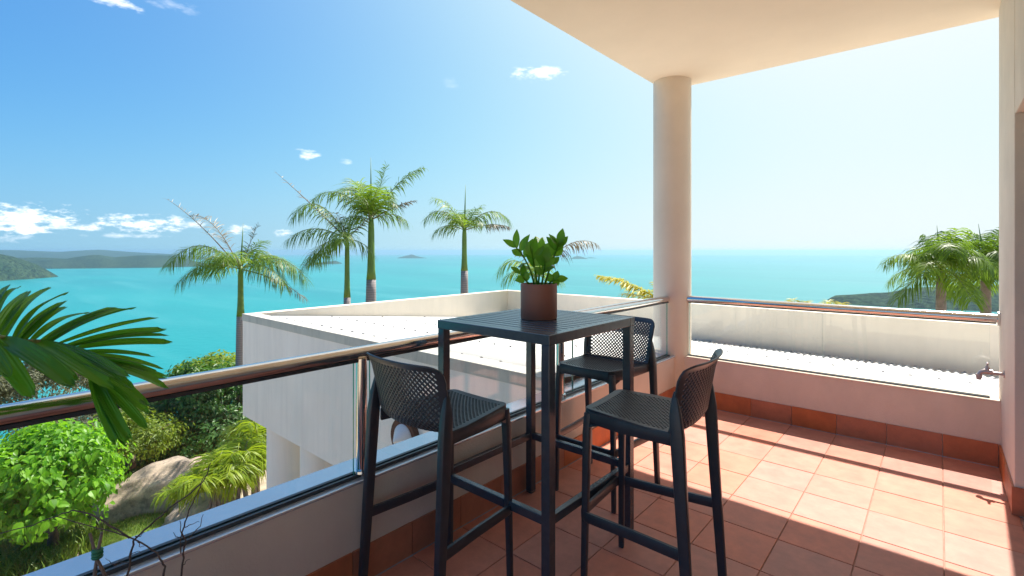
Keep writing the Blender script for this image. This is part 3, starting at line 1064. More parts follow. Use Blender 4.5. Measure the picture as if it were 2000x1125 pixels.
# stems: [(du, dv, dd) polyline from the soil], leaves as (t along stem, du, dv, dd)
STEMS = [
    ([(-8, 0, 0), (-22, -45, 0.02), (-45, -78, 0.05)], [(0.98, -22, -14, 0.0), (0.95, 0, -34, 0.02), (0.84, 16, -30, -0.02), (0.66, 14, -33, 0.0), (0.72, -18, -10, 0.04), (0.5, -16, 8, 0.0), (0.36, -20, -5, 0.05)]),
    ([(-2, 0, 0.02), (-8, -35, 0.0), (-14, -64, -0.03)], [(1.0, 6, -30, 0.0), (0.88, -10, -30, 0.0), (0.8, 18, -24, 0.03), (0.6, 18, -20, 0.0), (0.55, -16, -24, -0.03), (0.35, 15, -12, 0.02)]),
    ([(10, 0, 0.0), (26, -52, -0.02), (38, -84, -0.04)], [(1.0, 6, -26, 0.0), (0.92, -15, -20, 0.0), (0.88, 17, -18, 0.02), (0.78, -16, -22, 0.0), (0.74, 14, -18, 0.03), (0.62, -16, -20, 0.0), (0.6, 15, -16, 0.02), (0.46, -15, -18, 0.0), (0.4, 14, -14, 0.02), (0.28, -12, -12, 0.0)]),
    ([(4, 0, -0.04), (8, -30, -0.06), (10, -46, -0.07)], [(1.0, 4, -28, 0.0), (0.85, -16, -18, -0.02), (0.75, 18, -16, -0.02), (0.5, 16, -8, -0.03), (0.45, -16, -10, -0.03)]),
    ([(14, 0, 0.03), (26, -10, 0.03), (34, -13, 0.03)], [(1.0, 20, -3, 0.0), (0.8, 6, -16, 0.02), (0.7, 8, 8, -0.02), (0.4, -2, -16, 0.0)]),
    ([(-14, 0, 0.0), (-26, -14, -0.01), (-36, -26, -0.01)], [(1.0, -16, -12, 0.0), (0.8, 2, -20, 0.02), (0.55, -16, 2, -0.02), (0.4, 0, -18, 0.0)]),
    ([(0, 0, 0.05), (4, -45, 0.07), (6, -66, 0.08)], [(1.0, 2, -28, 0.0), (0.85, 14, -22, 0.0), (0.8, -14, -20, 0.02), (0.6, 16, -14, 0.02), (0.55, -14, -14, 0.02)]),
]
zshape = lambda t: max(0.03, math.sin(math.pi * t ** 0.85)) ** 0.9
for poly, leaves in STEMS:
    pts = [px_off(soil0, *q, D0) for q in poly]
    path = []
    for i in range(9):
        t = i / 8
        a, b, c_ = pts
        path.append(a * (1 - t) ** 2 + (b * 2 - (a + c_) / 2) * 2 * t * (1 - t) + c_ * t * t)
    sm = child(MB().tube(path, [0.0058 - 0.0004 * i for i in range(9)], 8), "stem", M["zz"], pt, True)
    for t, du, dv, dd in leaves:
        i = min(7, int(t * 8))
        b_ = path[i].lerp(path[i + 1], t * 8 - i)
        lt = px_off(b_, du * 1.22, dv * 1.15, dd, D0)
        upv = Vector((rnd.uniform(-.5, .5) + ST * 0.7, rnd.uniform(-.5, .5) - CT * 0.7, rnd.uniform(0.3, 0.9)))
        lo = leaf_blade(b_, lt, rnd.uniform(0.019, 0.025), upv, 0.22, 8, rnd.uniform(-.05, .1), zshape)
        o = lo.build("leaf", M["zz"], sm, "all")
        o.matrix_parent_inverse = Matrix.Translation(pt.location).inverted()
        sm_w = Matrix.Translation(pt.location) @ sm.matrix_parent_inverse
        o.matrix_parent_inverse = sm_w.inverted()

# ------------------------------------------------------------------ neighbouring wing of the house
WS = 2.71
WXL, WYN, WTOP, WBOT = -7.33, 8.13, 0.545, -0.87
SLOPE = 0.1065
wg = thing("house_wing", "pale flat-topped house wing with white corrugated roof and parapet left of the terrace", "building", (-5, 5, -0.9))
child(MB().box(WXL, -2.065, WS, WS + 0.16, WBOT, WTOP - 0.012), "wall", M["wing_wall"], wg)
child(MB().box(WXL - 0.004, -2.07, WS - 0.007, WS + 0.10, WTOP - 0.095, WTOP - 0.012).box(WXL - 0.004, -2.07, WS - 0.007, WS + 0.16, WTOP - 0.0115, WTOP), "flashing", M["flash"], wg)
child(MB().box(WXL + 0.01, 1.4, WS + 0.165, WYN, WBOT, WBOT + 0.12), "soffit", M["wing_wall"], wg)
child(MB().box(WXL, WXL + 0.13, WS + 0.162, WYN + 0.13, WBOT, WTOP - 0.012), "parapet", M["parapet"], wg)
child(MB().box(WXL - 0.008, WXL + 0.138, WS + 0.162, WYN + 0.138, WTOP - 0.011, WTOP), "coping", M["parapet"], wg, bevel=0.003)
child(MB().box(WXL + 0.131, 2.4, WYN, WYN + 0.13, WBOT, WTOP - 0.012), "parapet", M["parapet"], wg)
child(MB().box(WXL + 0.14, 2.4, WYN - 0.008, WYN + 0.138, WTOP - 0.011, WTOP), "coping", M["parapet"], wg, bevel=0.003)
child(MB().box(WXL + 0.131, -0.62, WYN - 0.004, WYN - 0.0005, WTOP - 0.075, WTOP - 0.0115).box(-0.615, 2.4, WYN - 0.004, WYN - 0.0005, WTOP - 0.075, WTOP - 0.0115), "flashing", M["parapet"], wg)
child(MB().box(WXL + 0.131, WXL + 0.135, WS + 0.4, WYN - 0.005, WTOP - 0.075, WTOP - 0.0115), "flashing", M["parapet"], wg)


def roof_z(y):
    return WTOP - 0.012 - SLOPE * (y - WS - 0.02)


def sheet(x0, x1, y0, y1):
    nx = int(round((x1 - x0) / 0.0095))
    V = []
    yy = np.linspace(y0, y1, 4)
    for i in range(nx + 1):
        x = x0 + (x1 - x0) * i / nx
        dz = 0.009 * math.cos(2 * math.pi * x / 0.076)
        for y in yy:
            V.append((x, y, roof_z(y) + dz - 0.010))
    Fc = [(i * 4 + j, (i + 1) * 4 + j, (i + 1) * 4 + j + 1, i * 4 + j + 1) for i in range(nx) for j in range(3)]
    me = rawmesh("roof_sheet", V, Fc)
    o = link("roof_sheet", me, M["roof"], wg, "all")
    o.matrix_parent_inverse = Matrix.Translation(wg.location).inverted()
    s = o.modifiers.new("solid", "SOLIDIFY")
    s.thickness = 0.0015


scr = MB()
x = WXL + 0.16
while x < 1.6:
    x1 = x + 0.76
    y0 = WS + 0.03 if x1 < -2.05 else (4.735 if x > -2.1 else None)
    if y0 is None:
        sheet(x, -2.09, WS + 0.03, 8.04)
        sheet(-2.089, x1, 4.735, 8.04)
        y0 = 4.735
    else:
        sheet(x, x1 + 0.002, y0, 8.04)
    xx = math.ceil(x / 0.228) * 0.228
    while xx < x1:
        for yr in (3.0, 3.9, 4.8, 5.7, 6.6, 7.5, 7.92):
            if yr > y0:
                scr.lathe([(0.0, 0.011), (0.009, 0.010), (0.010, 0.005), (0.016, 0.004), (0.016, 0.0)], 8, (xx, yr + rnd.uniform(-.012, .012), roof_z(yr) - 0.0015))
        xx += 0.228
    x = x1
o = child(scr, "roof_screws", M["screw"], wg, True)
o["kind"] = "stuff"
for cx in (-6.55, -5.62):
    child(MB().lathe([(0.29, -3.5), (0.29, WBOT)], 40, (cx, WS + 0.31, 0)), "pillar", M["wing_wall"], wg, True)
# round light on the wing's shaded wall
wl = thing("wall_light", "round wall light with brown ring and pale pointed cone on the wing's shaded wall", "wall light", (-3.60, WS, -0.25))
child(MB().lathe([(0.0, 0.02), (0.13, 0.02), (0.135, 0.05), (0.18, 0.05), (0.185, 0.0)], 40, (-3.60, WS, -0.25), axis=(0, -1, 0)), "ring", M["lightring"], wl, True)
child(MB().lathe([(0.0, 0.15), (0.02, 0.14), (0.125, 0.055), (0.128, 0.045)], 40, (-3.60, WS, -0.25), axis=(0, -1, 0)), "cone", M["lightcone"], wl, True)


# ------------------------------------------------------------------ plants
def frond_mesh(phi, elev, L, droop, ll, hang, dens=1.0, bare=0.12, wid=0.018, seed=0, curl=1.6, sparse=1.0, lift=True):
    """palm frond from the origin. phi: heading, 0 = camera right, 90 = away. Returns (rachis MB, leaflet verts, faces)"""
    rs = random.Random(seed)
    ph, e = R(phi), R(elev + 11 if 0 < elev < 56 and lift else elev)
    hx = math.cos(ph) * CT - math.sin(ph) * ST
    hy = math.cos(ph) * ST + math.sin(ph) * CT
    d = Vector((hx * math.cos(e), hy * math.cos(e), math.sin(e)))
    n = 22
    pts, dirs = [], []
    p = Vector((0, 0, 0))
    for i in range(n + 1):
        t = i / n
        q = (d + Vector((0, 0, -1)) * droop * t ** curl).normalized()
        pts.append(p.copy())
        dirs.append(q)
        p = p + q * (L / n)
    mb = MB().tube(pts, [0.016 * (1 - 0.85 * i / n) * (0.6 + L * 0.25) for i in range(n + 1)], 6)
    V, Fc = [], []
    nl = int(L * 38 * dens * (1.0 if dens > 1 else rs.uniform(0.8, 1.1)))
    for i in range(nl):
        t = bare + (1 - bare) * (i + rs.random() * 0.6) / nl
        k = min(n - 1, int(t * n))
        b = pts[k].lerp(pts[k + 1], t * n - k)
        q = dirs[k]
        side = q.cross(Vector((0, 0, 1)))
        if side.length < 0.05:
            side = Vector((hy, -hx, 0))
        side.normalize()
        nrm = side.cross(q).normalized()
        for s in (-1, 1):
            if rs.random() > sparse:
                continue
            l_ = ll * 1.4 * (0.45 + 0.65 * math.sin(math.pi * min(1, 0.15 + 0.8 * t))) * rs.uniform(0.75, 1.1)
            ld = (side * s * rs.uniform(0.55, 0.95) + q * rs.uniform(0.35, 0.7) + nrm * rs.uniform(-0.15, 0.5)).normalized()
            c = b.copy()
            o0 = len(V)
            wd = wid * rs.uniform(0.8, 1.2)
            ns_ = 4
            for m_ in range(ns_):
                tt = m_ / (ns_ - 1)
                ww = wd * (0.55, 1.0, 0.8, 0.08)[m_]
                ax = ld.cross(nrm)
                if ax.length < 1e-3:
                    ax = q
                ax.normalize()
                V.append(tuple(c - ax * ww * 0.5))
                V.append(tuple(c + ax * ww * 0.5))
                ld = (ld + Vector((0, 0, -1)) * hang * (0.42 + 0.7 * tt)).normalized()
                c = c + ld * (l_ / (ns_ - 1))
            for m_ in range(ns_ - 1):
                Fc.append((o0 + 2 * m_, o0 + 2 * m_ + 1, o0 + 2 * m_ + 3, o0 + 2 * m_ + 2))
    return mb, V, Fc


def frond(parent, at, mat, rmat, *a, **k):
    mb, V, Fc = frond_mesh(*a, **k)
    n0 = len(mb.v)
    nf = len(mb.f)
    mb.v += V
    mb.f += [tuple(i + n0 for i in f) for f in Fc]
    me = mb.mesh("frond")
    me.materials.append(mat)
    me.materials.append(rmat)
    for i in range(nf):
        me.polygons[i].material_index = 1
    o = link("frond", me, None, parent, "all")
    o.location = Vector(at) - parent.location
    return o


def palm(u, base_z, d, v_crown, v_shaft, w_px, label, fronds, spear=None, group="palms behind the house wing", lean=0, name="palm_tree", shaft=True, gauge=1.0, trunkmat=None):
    """v_crown: where the fronds leave; v_shaft: where the green crownshaft meets the grey trunk"""
    c = P(u, v_crown, d)
    zs = P(u, v_shaft if shaft else v_crown + 2, d).z
    r0 = w_px / 2 / F * d * 0.86
    o = thing(name, label, "palm", (c.x, c.y, base_z), 0, group)
    bx = lean
    pts, rad = [], []
    for i in range(15):
        t = i / 14
        z = base_z - 0.2 + (zs - base_z + 0.2) * t
        pts.append((c.x + bx * (1 - t) * CT, c.y + bx * (1 - t) * ST, z))
        rad.append(r0 * (1.3 - 0.3 * t + 0.15 * math.sin(math.pi * t)))
    child(MB().tube(pts, rad, 18), "trunk", trunkmat or M["ring"], o, "all")
    if shaft:
        pts, rad = [], []
        for i in range(8):
            t = i / 7
            pts.append((c.x, c.y, zs - 0.01 + (c.z + 0.12 - zs) * t))
            rad.append(r0 * (1.02, 0.86, 0.78, 0.72, 0.70, 0.68, 0.62, 0.45)[i])
        child(MB().tube(pts, rad, 16), "crownshaft", M["shaft"], o, "all")
    if spear:
        du, dv = spear
        tip = px_off(c, du, dv, 0.05, d)
        child(MB().tube([(c.x, c.y, c.z), Vector((c.x, c.y, c.z)).lerp(tip, 0.5), tip], [0.028, 0.018, 0.003], 8), "spear_leaf", M["shaft"], o, "all")
    for i, fr_ in enumerate(fronds):
        kind, phi, elev, L, droop, ll, hang = fr_[:7]
        kw = dict(fr_[7]) if len(fr_) > 7 else {}
        mat, rm = {"g": (M["frond"], M["rachis"]), "b": (M["frondbright"], M["rachis"]), "d": (M["fronddry"], M["rachisdry"]), "y": (M["frondyellow"], M["rachis"])}[kind]
        frond(o, (c.x, c.y, c.z + 0.03), mat, rm, phi, elev, L, droop, ll, hang, seed=hash((u, i)) % 9999, **kw)
    return o


thin = dict(sparse=0.45, bare=0.25, lift=False)
wisp = dict(sparse=0.22, bare=0.4, wid=0.012, lift=False)
palm(470, -4.0, 13.0, 528, 617, 17, "palm at the wing's left corner with long bare fronds pointing up left", [
    ("d", 176, 48, 2.79, 0.35, 0.20, 0.1, wisp), ("d", 172, 62, 2.22, 1.0, 0.30, 0.25, thin),
    ("g", 183, 34, 2.22, 1.9, 0.53, 0.9), ("g", 200, 8, 1.65, 1.8, 0.51, 0.9), ("b", 150, 20, 1.52, 1.9, 0.48, 0.8),
    ("g", 240, 30, 1.40, 2.0, 0.46, 0.9), ("b", 280, 42, 1.14, 1.6, 0.46, 0.8),
    ("g", 2, 18, 1.97, 1.9, 0.56, 1.0), ("g", 340, 5, 1.65, 1.6, 0.48, 1.0), ("d", 356, -12, 2.03, 0.7, 0.25, 0.8, thin),
    ("b", 30, 30, 1.52, 2.0, 0.51, 0.9), ("d", 10, 72, 1.27, 0.25, 0.18, 0.2, dict(sparse=0.5)), ("g", 90, 40, 1.52, 1.8, 0.46, 0.8), ("b", 60, 62, 1.02, 0.8, 0.38, 0.5)], (3, -92))
palm(725, -3.2, 11.5, 432, 545, 21, "tallest palm rising behind the wing with a thick ringed trunk", [
    ("b", 165, 55, 1.35, 1.5, 0.42, 0.55), ("b", 150, 68, 1.1, 0.7, 0.40, 0.4), ("g", 182, 40, 1.7, 1.5, 0.42, 0.9),
    ("b", 30, 76, 1.35, 0.25, 0.30, 0.25), ("g", 8, 58, 1.75, 0.7, 0.36, 0.6, dict(bare=0.3)), ("d", 350, 28, 1.15, 0.3, 0.16, 0.5, dict(bare=0.6, sparse=0.7, lift=False)),
    ("g", 0, 14, 0.9, 1.3, 0.40, 0.9), ("b", 200, 10, 0.8, 1.5, 0.40, 0.9), ("g", 260, 45, 1.0, 1.4, 0.36, 0.8), ("b", 300, 62, 1.0, 0.9, 0.40, 0.6),
    ("b", 90, 60, 1.2, 0.9, 0.40, 0.6), ("g", 120, 35, 1.1, 1.4, 0.38, 0.9), ("g", 330, 40, 1.0, 1.4, 0.36, 0.9), ("b", 240, 72, 0.9, 0.6, 0.36, 0.5)], (-2, -125), lean=-0.05)
palm(678, -3.2, 11.0, 470, 580, 15, "shorter slender palm leaning close beside the tallest palm", [
    ("d", 176, 44, 2.25, 0.1, 0.14, 0.2, dict(sparse=0.15, bare=0.55, lift=False)), ("g", 178, 50, 1.75, 1.75, 0.42, 0.95), ("g", 190, 18, 1.4, 1.5, 0.42, 1.0),
    ("g", 205, -18, 1.2, 1.2, 0.40, 1.0), ("g", 230, 0, 1.1, 1.6, 0.40, 1.0), ("d", 12, 48, 0.85, 0.2, 0.16, 0.4, thin),
    ("g", 280, 20, 0.9, 1.8, 0.36, 1.0), ("g", 160, -5, 1.1, 1.6, 0.40, 1.0), ("g", 0, -5, 0.7, 1.7, 0.36, 1.0), ("d", 140, 60, 0.8, 0.6, 0.25, 0.5, thin), ("b", 70, 55, 0.8, 1.2, 0.32, 0.7)], (8, -60))
palm(907, -3.2, 13.0, 452, 528, 16, "lone slim palm standing between the tall pair and the potted plant", [
    ("g", 178, 42, 1.35, 1.7, 0.40, 0.9), ("b", 172, 62, 1.2, 0.9, 0.38, 0.6), ("g", 2, 38, 1.5, 1.75, 0.42, 0.95), ("d", 355, 6, 1.2, 0.6, 0.22, 0.9, dict(bare=0.45)),
    ("g", 200, 15, 0.9, 1.6, 0.36, 0.9), ("b", 250, 45, 0.8, 1.2, 0.34, 0.7), ("g", 320, 30, 0.8, 1.4, 0.36, 0.9), ("b", 80, 60, 0.9, 0.9, 0.36, 0.6), ("g", 110, 40, 1.0, 1.3, 0.36, 0.8), ("b", 20, 66, 0.8, 0.8, 0.34, 0.5)], (2, -92))
palm(1046, -3.2, 10.5, 545, 640, 14, "palm hidden behind the potted plant with one thin frond arching right", [
    ("b", 180, 42, 1.05, 2.0, 0.40, 0.9), ("b", 190, 22, 0.8, 1.8, 0.36, 0.9), ("d", 3, 42, 1.65, 1.15, 0.32, 1.0, dict(bare=0.2, sparse=0.7)), ("d", 178, 60, 0.95, 0.4, 0.28, 0.5, thin),
    ("y", 60, 78, 0.85, 0.1, 0.18, 0.2), ("b", 0, 15, 0.6, 1.6, 0.34, 0.9), ("b", 270, 40, 0.7, 1.5, 0.32, 0.8), ("y", 20, 60, 0.6, 0.4, 0.2, 0.4)], (16, -80))
# dense palms at the right
for (u, d, v, lab, sd) in ((1838, 10.0, 528, "bushy palm with full drooping crown at the right, beside the far headland", 0),
                           (1925, 10.8, 525, "second bushy palm of the right-hand pair, half hidden by the house wall", 1)):
    rs = random.Random(40 + sd)
    fl = []
    for i in range(18):
        ph = i * 137.5 + rs.uniform(-12, 12)
        e = 80 - i * 5.4 + rs.uniform(-6, 6)
        fl.append((rs.choice("gggb"), ph, e, rs.uniform(1.0, 1.3) * (0.72 if e > 50 else 1.0), rs.uniform(1.4, 2.0) if e < 60 else 0.8, 0.40, 0.85, dict(dens=1.3)))
    palm(u, -3.4, d, v, 575, 17, lab, fl, (-4 if sd == 0 else -10, -88), "bushy palms at the right", shaft=False, trunkmat=M["bark"])
# yellow palm heads showing just over the parapet
palm(1300, -3.3, 10.8, 597, 660, 14, "golden yellow palm showing two fronds over the parapet left of the column", [
    ("y", 178, 22, 1.6, 0.5, 0.27, 0.45, dict(dens=1.6, wid=0.03)), ("y", 182, 12, 1.0, 0.5, 0.26, 0.3, dict(dens=1.6)), ("y", 120, 55, 0.6, 0.8, 0.16, 0.3, dict(dens=1.5)), ("y", 200, 40, 0.6, 1.0, 0.16, 0.3, dict(dens=1.5))],
     None, "golden palms over the parapet", shaft=False)
palm(1560, -3.3, 10.8, 612, 660, 14, "golden palm tip peeping over the handrail nearer the column", [
    ("y", 160, 50, 0.42, 1.4, 0.15, 0.4, dict(dens=1.5)), ("y", 20, 50, 0.42, 1.4, 0.15, 0.4, dict(dens=1.5)), ("y", 90, 60, 0.4, 0.9, 0.15, 0.4)],
     None, "golden palms over the parapet", shaft=False)
palm(1632, -3.3, 10.8, 615, 660, 14, "golden palm tip peeping over the handrail in front of the dark headland", [
    ("y", 160, 50, 0.42, 1.4, 0.15, 0.4, dict(dens=1.5)), ("y", 20, 50, 0.42, 1.4, 0.15, 0.4, dict(dens=1.5)), ("y", 90, 60, 0.4, 0.9, 0.15, 0.4)],
     None, "golden palms over the parapet", shaft=False)


def leaf_cloud(center, rad, n, size, seed, clumps=40, clump_r=0.3, shape=2.0, hang=0.5, wide=0.5, under=0.3):
    """leaves gathered in clumps on and inside an uneven ellipsoid; returns verts, tri faces, leaf frames"""
    rs = np.random.RandomState(seed)
    cc = rs.normal(size=(clumps, 3))
    cc /= np.linalg.norm(cc, axis=1, keepdims=True)
    cc[:, 2] = np.where(cc[:, 2] < -under, -cc[:, 2] * 0.5, cc[:, 2])
    cc *= rs.uniform(0.62, 1.0, (clumps, 1))
    rad = np.array(rad)
    k = rs.randint(0, clumps, n)
    cs = rs.uniform(0.6, 1.4, clumps)
    off = rs.normal(size=(n, 3))
    off /= np.linalg.norm(off, axis=1, keepdims=True)
    off *= (rs.uniform(0, 1, (n, 1)) ** 0.45) * clump_r * cs[k][:, None]
    off[:, 2] *= 0.75
    pos = np.array(center) + (cc[k]) * rad + off
    nrm = cc[k] * 0.5 + off / (clump_r + 1e-6) * 0.8 + np.array([0, 0, 0.55]) + rs.normal(size=(n, 3)) * 0.35
    nrm /= np.linalg.norm(nrm, axis=1, keepdims=True)
    d = off / (clump_r + 1e-6) + rs.normal(size=(n, 3)) * 0.5 + np.array([0, 0, -hang])
    d -= nrm * np.sum(d * nrm, axis=1, keepdims=True)
    d /= np.linalg.norm(d, axis=1, keepdims=True) + 1e-9
    s = np.cross(nrm, d)
    L = size * rs.uniform(0.42, 1.35, (n, 1))
    W = L * wide
    base = pos
    mid = pos + d * L * 0.42
    tip = pos + d * L - nrm * L * 0.22
    lft = mid - s * W * 0.5 + nrm * W * 0.14
    rgt = mid + s * W * 0.5 + nrm * W * 0.14
    V = np.stack([base, rgt, tip, lft], 1).reshape(-1, 3)
    i = np.arange(n)[:, None] * 4
    Fc = np.concatenate([i + np.array([[0, 1, 2]]), i + np.array([[0, 2, 3]])], 0)
    return V, Fc, (pos, d, nrm, L[:, 0])


def bush(name, label, cat, center, rad, n, size, mat, seed, ground=-3.0, group=None, trunk=True, stems=None, lean=(0, 0), tr=0.07, bark=None, **kw):
    c = Vector(center)
    o = thing(name, label, cat, (c.x, c.y, ground), 0, group)
    V, Fc, fr_ = leaf_cloud(center, rad, n, size, seed, **kw)
    cr = link("crown", rawmesh("crown", V, Fc), mat, o)
    cr.matrix_parent_inverse = Matrix.Translation(o.location).inverted()
    if trunk:
        base = Vector((c.x + lean[0], c.y + lean[1], ground - 0.15))
        mb = MB()
        fork = base.lerp(c, 0.55)
        mb.tube([base, base.lerp(fork, 0.5) + Vector((0.03, -0.02, 0)), fork], [tr * 1.2, tr, tr * 0.85], 10)
        rs = random.Random(seed)
        for _ in range(7):
            e = c + Vector((rs.uniform(-.7, .7) * rad[0], rs.uniform(-.7, .7) * rad[1], rs.uniform(-.3, .6) * rad[2]))
            mb.tube([fork, fork.lerp(e, 0.5) + Vector((0, 0, 0.05)), e], [tr * 0.7, tr * 0.4, tr * 0.12], 7)
        child(mb, "trunk", bark or M["brownbark"], o, "all")
    return o, fr_


# bright broad-leaved tree beyond the left glass
tbase, td = gp(112, 1084)
bt_c = P(92, 930, td)
bt, frm = bush("leafy_tree", "bright green broad-leaved small tree with leaning trunk beyond the left glass", "tree", bt_c, (1.12 * td / 7.3, 0.85 * td / 7.3, 0.74 * td / 7.3), 12000, 0.115, M["bright"], 11,
               ground=tbase.z, lean=(tbase.x - bt_c.x, tbase.y - bt_c.y), tr=0.075, clumps=150, clump_r=0.27, hang=0.9, wide=0.62, under=0.6)
pos, dd_, nn_, LL = frm
camp = np.array([0, 0, HC])
dist = np.linalg.norm(pos - camp, axis=1) - 0.0 * pos[:, 2]
order = np.argsort(dist)[:240]
lm = leaf_blade((0, 0, 0), (0, 1, -0.18), 0.34, (0, 0, 1), 0.3, 6, 0.05, lambda t: (0.25, 0.95, 1.0, 0.8, 0.42, 0.03)[int(round(t * 5))]).mesh("leaf")
lm.materials.append(M["bright"])
for i in order:
    lf = bpy.data.objects.new("leaf", lm)
    COL.objects.link(lf)
    lf.parent = bt
    d_ = Vector(dd_[i])
    n_ = Vector(nn_[i])
    x_ = d_.cross(n_).normalized()
    mt = Matrix((x_, d_, n_)).transposed().to_4x4()
    sc_ = float(LL[i]) * 1.05
    lf.matrix_parent_inverse = Matrix.Translation(bt.location).inverted()
    lf.matrix_basis = Matrix.Translation(Vector(pos[i]) + n_ * 0.03) @ mt @ Matrix.Scale(sc_, 4)

bush("tree", "dense dark green tree behind the palm trunk left of the wing", "tree", P(395, 800, 13.0), (1.75, 1.7, 1.15), 15000, 0.12, M["dark"], 21, ground=-4.2, clumps=110, clump_r=0.34, hang=0.3)
bush("tree", "sunlit bright green treetop showing just above the handrail beside the palm trunk", "tree", P(425, 728, 16.5), (1.35, 1.3, 0.62), 8000, 0.13, M["mid"], 22, ground=-6.5, clumps=70, clump_r=0.34, hang=0.3)
bush("shrub", "loose yellow-green shrub between the bright tree and the dark tree", "shrub", P(258, 862, 10.4), (0.85, 0.85, 0.66), 8000, 0.085, M["mid"], 23, clumps=60, clump_r=0.25, hang=0.3, wide=0.4)
bush("shrub", "small yellow-green shrub below the dark tree behind the boulder", "shrub", P(370, 888, 13.0), (0.75, 0.7, 0.40), 3600, 0.09, M["mid"], 24, clumps=35, clump_r=0.18, wide=0.4)
bush("tree", "greyish olive tree down the slope behind the foreground palm leaf", "tree", P(85, 755, 21.0), (2.4, 2.2, 1.25), 13000, 0.15, M["olive"], 25, ground=-9, clumps=80, clump_r=0.42, wide=0.35)
bush("tree", "olive tree at the left edge down the slope under the palm leaf", "tree", P(-70, 770, 19.0), (1.8, 1.8, 1.4), 9000, 0.15, M["olive"], 26, ground=-9, clumps=70, clump_r=0.42, wide=0.35)
bush("tree", "grey-green tree low on the slope right under the handrail", "tree", P(170, 822, 15.0), (1.9, 1.7, 0.75), 9000, 0.12, M["olive"], 27, ground=-5.5, clumps=70, clump_r=0.34, wide=0.4)
bush("tree", "dark tree standing in the shade beneath the wing's corner", "tree", P(500, 850, 13.5), (0.9, 1.2, 0.9), 6000, 0.12, M["dark"], 28, ground=-4.0, clumps=50, clump_r=0.3)


bush("shrub", "dense dark green shrub at the foot of the palm trunk behind the cane palms", "shrub", P(400, 850, 11.8), (1.15, 1.0, 0.72), 9000, 0.11, M["dark"], 29, ground=-4.2, clumps=80, clump_r=0.3, trunk=False)


def cane_palm(u, v, d, label, n, seed, ground=-3.0):
    c = P(u, v, d)
    ground = ground_z(c.x, c.y)
    o = thing("cane_palm", label, "palm", (c.x, c.y, ground), 0, "cane palms by the boulder")
    rs = random.Random(seed)
    for k in range(4):
        bx, by = c.x + rs.uniform(-.12, .12), c.y + rs.uniform(-.12, .12)
        child(MB().tube([(bx, by, ground - 0.1), (bx + rs.uniform(-.05, .05), by, (ground + c.z) / 2), (c.x, c.y, c.z)], [0.035, 0.03, 0.025], 8), "stem", M["bark"], o, "all")
    for k in range(n):
        ph = k * 137.5 + rs.uniform(-15, 15)
        e = rs.uniform(25, 78)
        frond(o, (c.x, c.y, c.z - 0.02), M["areca"], M["rachis"], ph, e, rs.uniform(0.55, 0.9), rs.uniform(1.0, 1.9), 0.30, 0.7, seed=seed * 50 + k, dens=1.2, wid=0.02, bare=0.2)
    return o


cane_palm(470, 925, 8.2, "yellow-green cane palm clump growing in front of the wing pillar", 20, 5)
cane_palm(420, 962, 7.9, "lower cane palm clump spilling over the pale rock", 16, 6)
cane_palm(508, 880, 8.9, "cane palm growing up against the wing pillar under the soffit", 16, 7)


def boulder(name, label, c, rad, seed, rot=(0, 0, 0), amp=0.22):
    bm = bmesh.new()
    bmesh.ops.create_icosphere(bm, subdivisions=5, radius=1)
    for v in bm.verts:
        p = v.co.copy()
        nz = noise.fractal(p * 0.9 + Vector((seed, 0, 0)), 1.0, 2.0, 3) * amp + noise.fractal(p * 3.5 + Vector((0, seed, 0)), 0.9, 2.1, 4) * 0.035
        q = p * (1 + nz)
        v.co = Vector((q.x * rad[0], q.y * rad[1], q.z * rad[2]))
    me = bpy.data.meshes.new(name)
    bm.to_mesh(me)
    bm.free()
    o = link(name, me, M["rock"], None, "all")
    o.location = c
    o.rotation_euler = rot
    return tag(o, label, "boulder", "boulders in the garden")


b1, d1 = gp(300, 1012)
boulder("boulder", "large rounded brown and grey boulder on the garden slope beside the bright tree", P(308, 972, d1 + 0.25), (0.118 * d1, 0.07 * d1, 0.066 * d1), 3.0, (0, R(-17), TH + R(8)), 0.26)
b2, d2 = gp(395, 1030)
boulder("boulder", "pale flat rock slab below the big boulder next to the cane palms", P(398, 998, d2), (0.075 * d2, 0.055 * d2, 0.036 * d2), 8.0, (0, R(-14), TH), 0.3)
boulder("boulder", "smaller rock lying at the upper right end of the big boulder", P(378, 925, d1 + 0.9), (0.07 * d1, 0.05 * d1, 0.03 * d1), 14.0, (0, R(-4), TH), 0.3)

# lawn patch and grass
V = []
cl, dl = gp(272, 1040)
for i in range(13):
    for j in range(25):
        r_ = i / 12
        a = 2 * math.pi * j / 24
        x, y = cl.x + r_ * math.cos(a) * 1.15, cl.y + r_ * math.sin(a) * 0.62
        V.append((x, y, ground_z(x, y) + 0.03 + 0.18 * (1 - r_ * r_) + 0.03 * noise.noise(Vector((x * 2, y * 2, 1)))))
Fc = [(i * 25 + j, (i + 1) * 25 + j, (i + 1) * 25 + j + 1, i * 25 + j + 1) for i in range(12) for j in range(24)]
o = link("lawn", rawmesh("lawn", V, Fc), M["lawn"], None, "all")
o["kind"] = "structure"


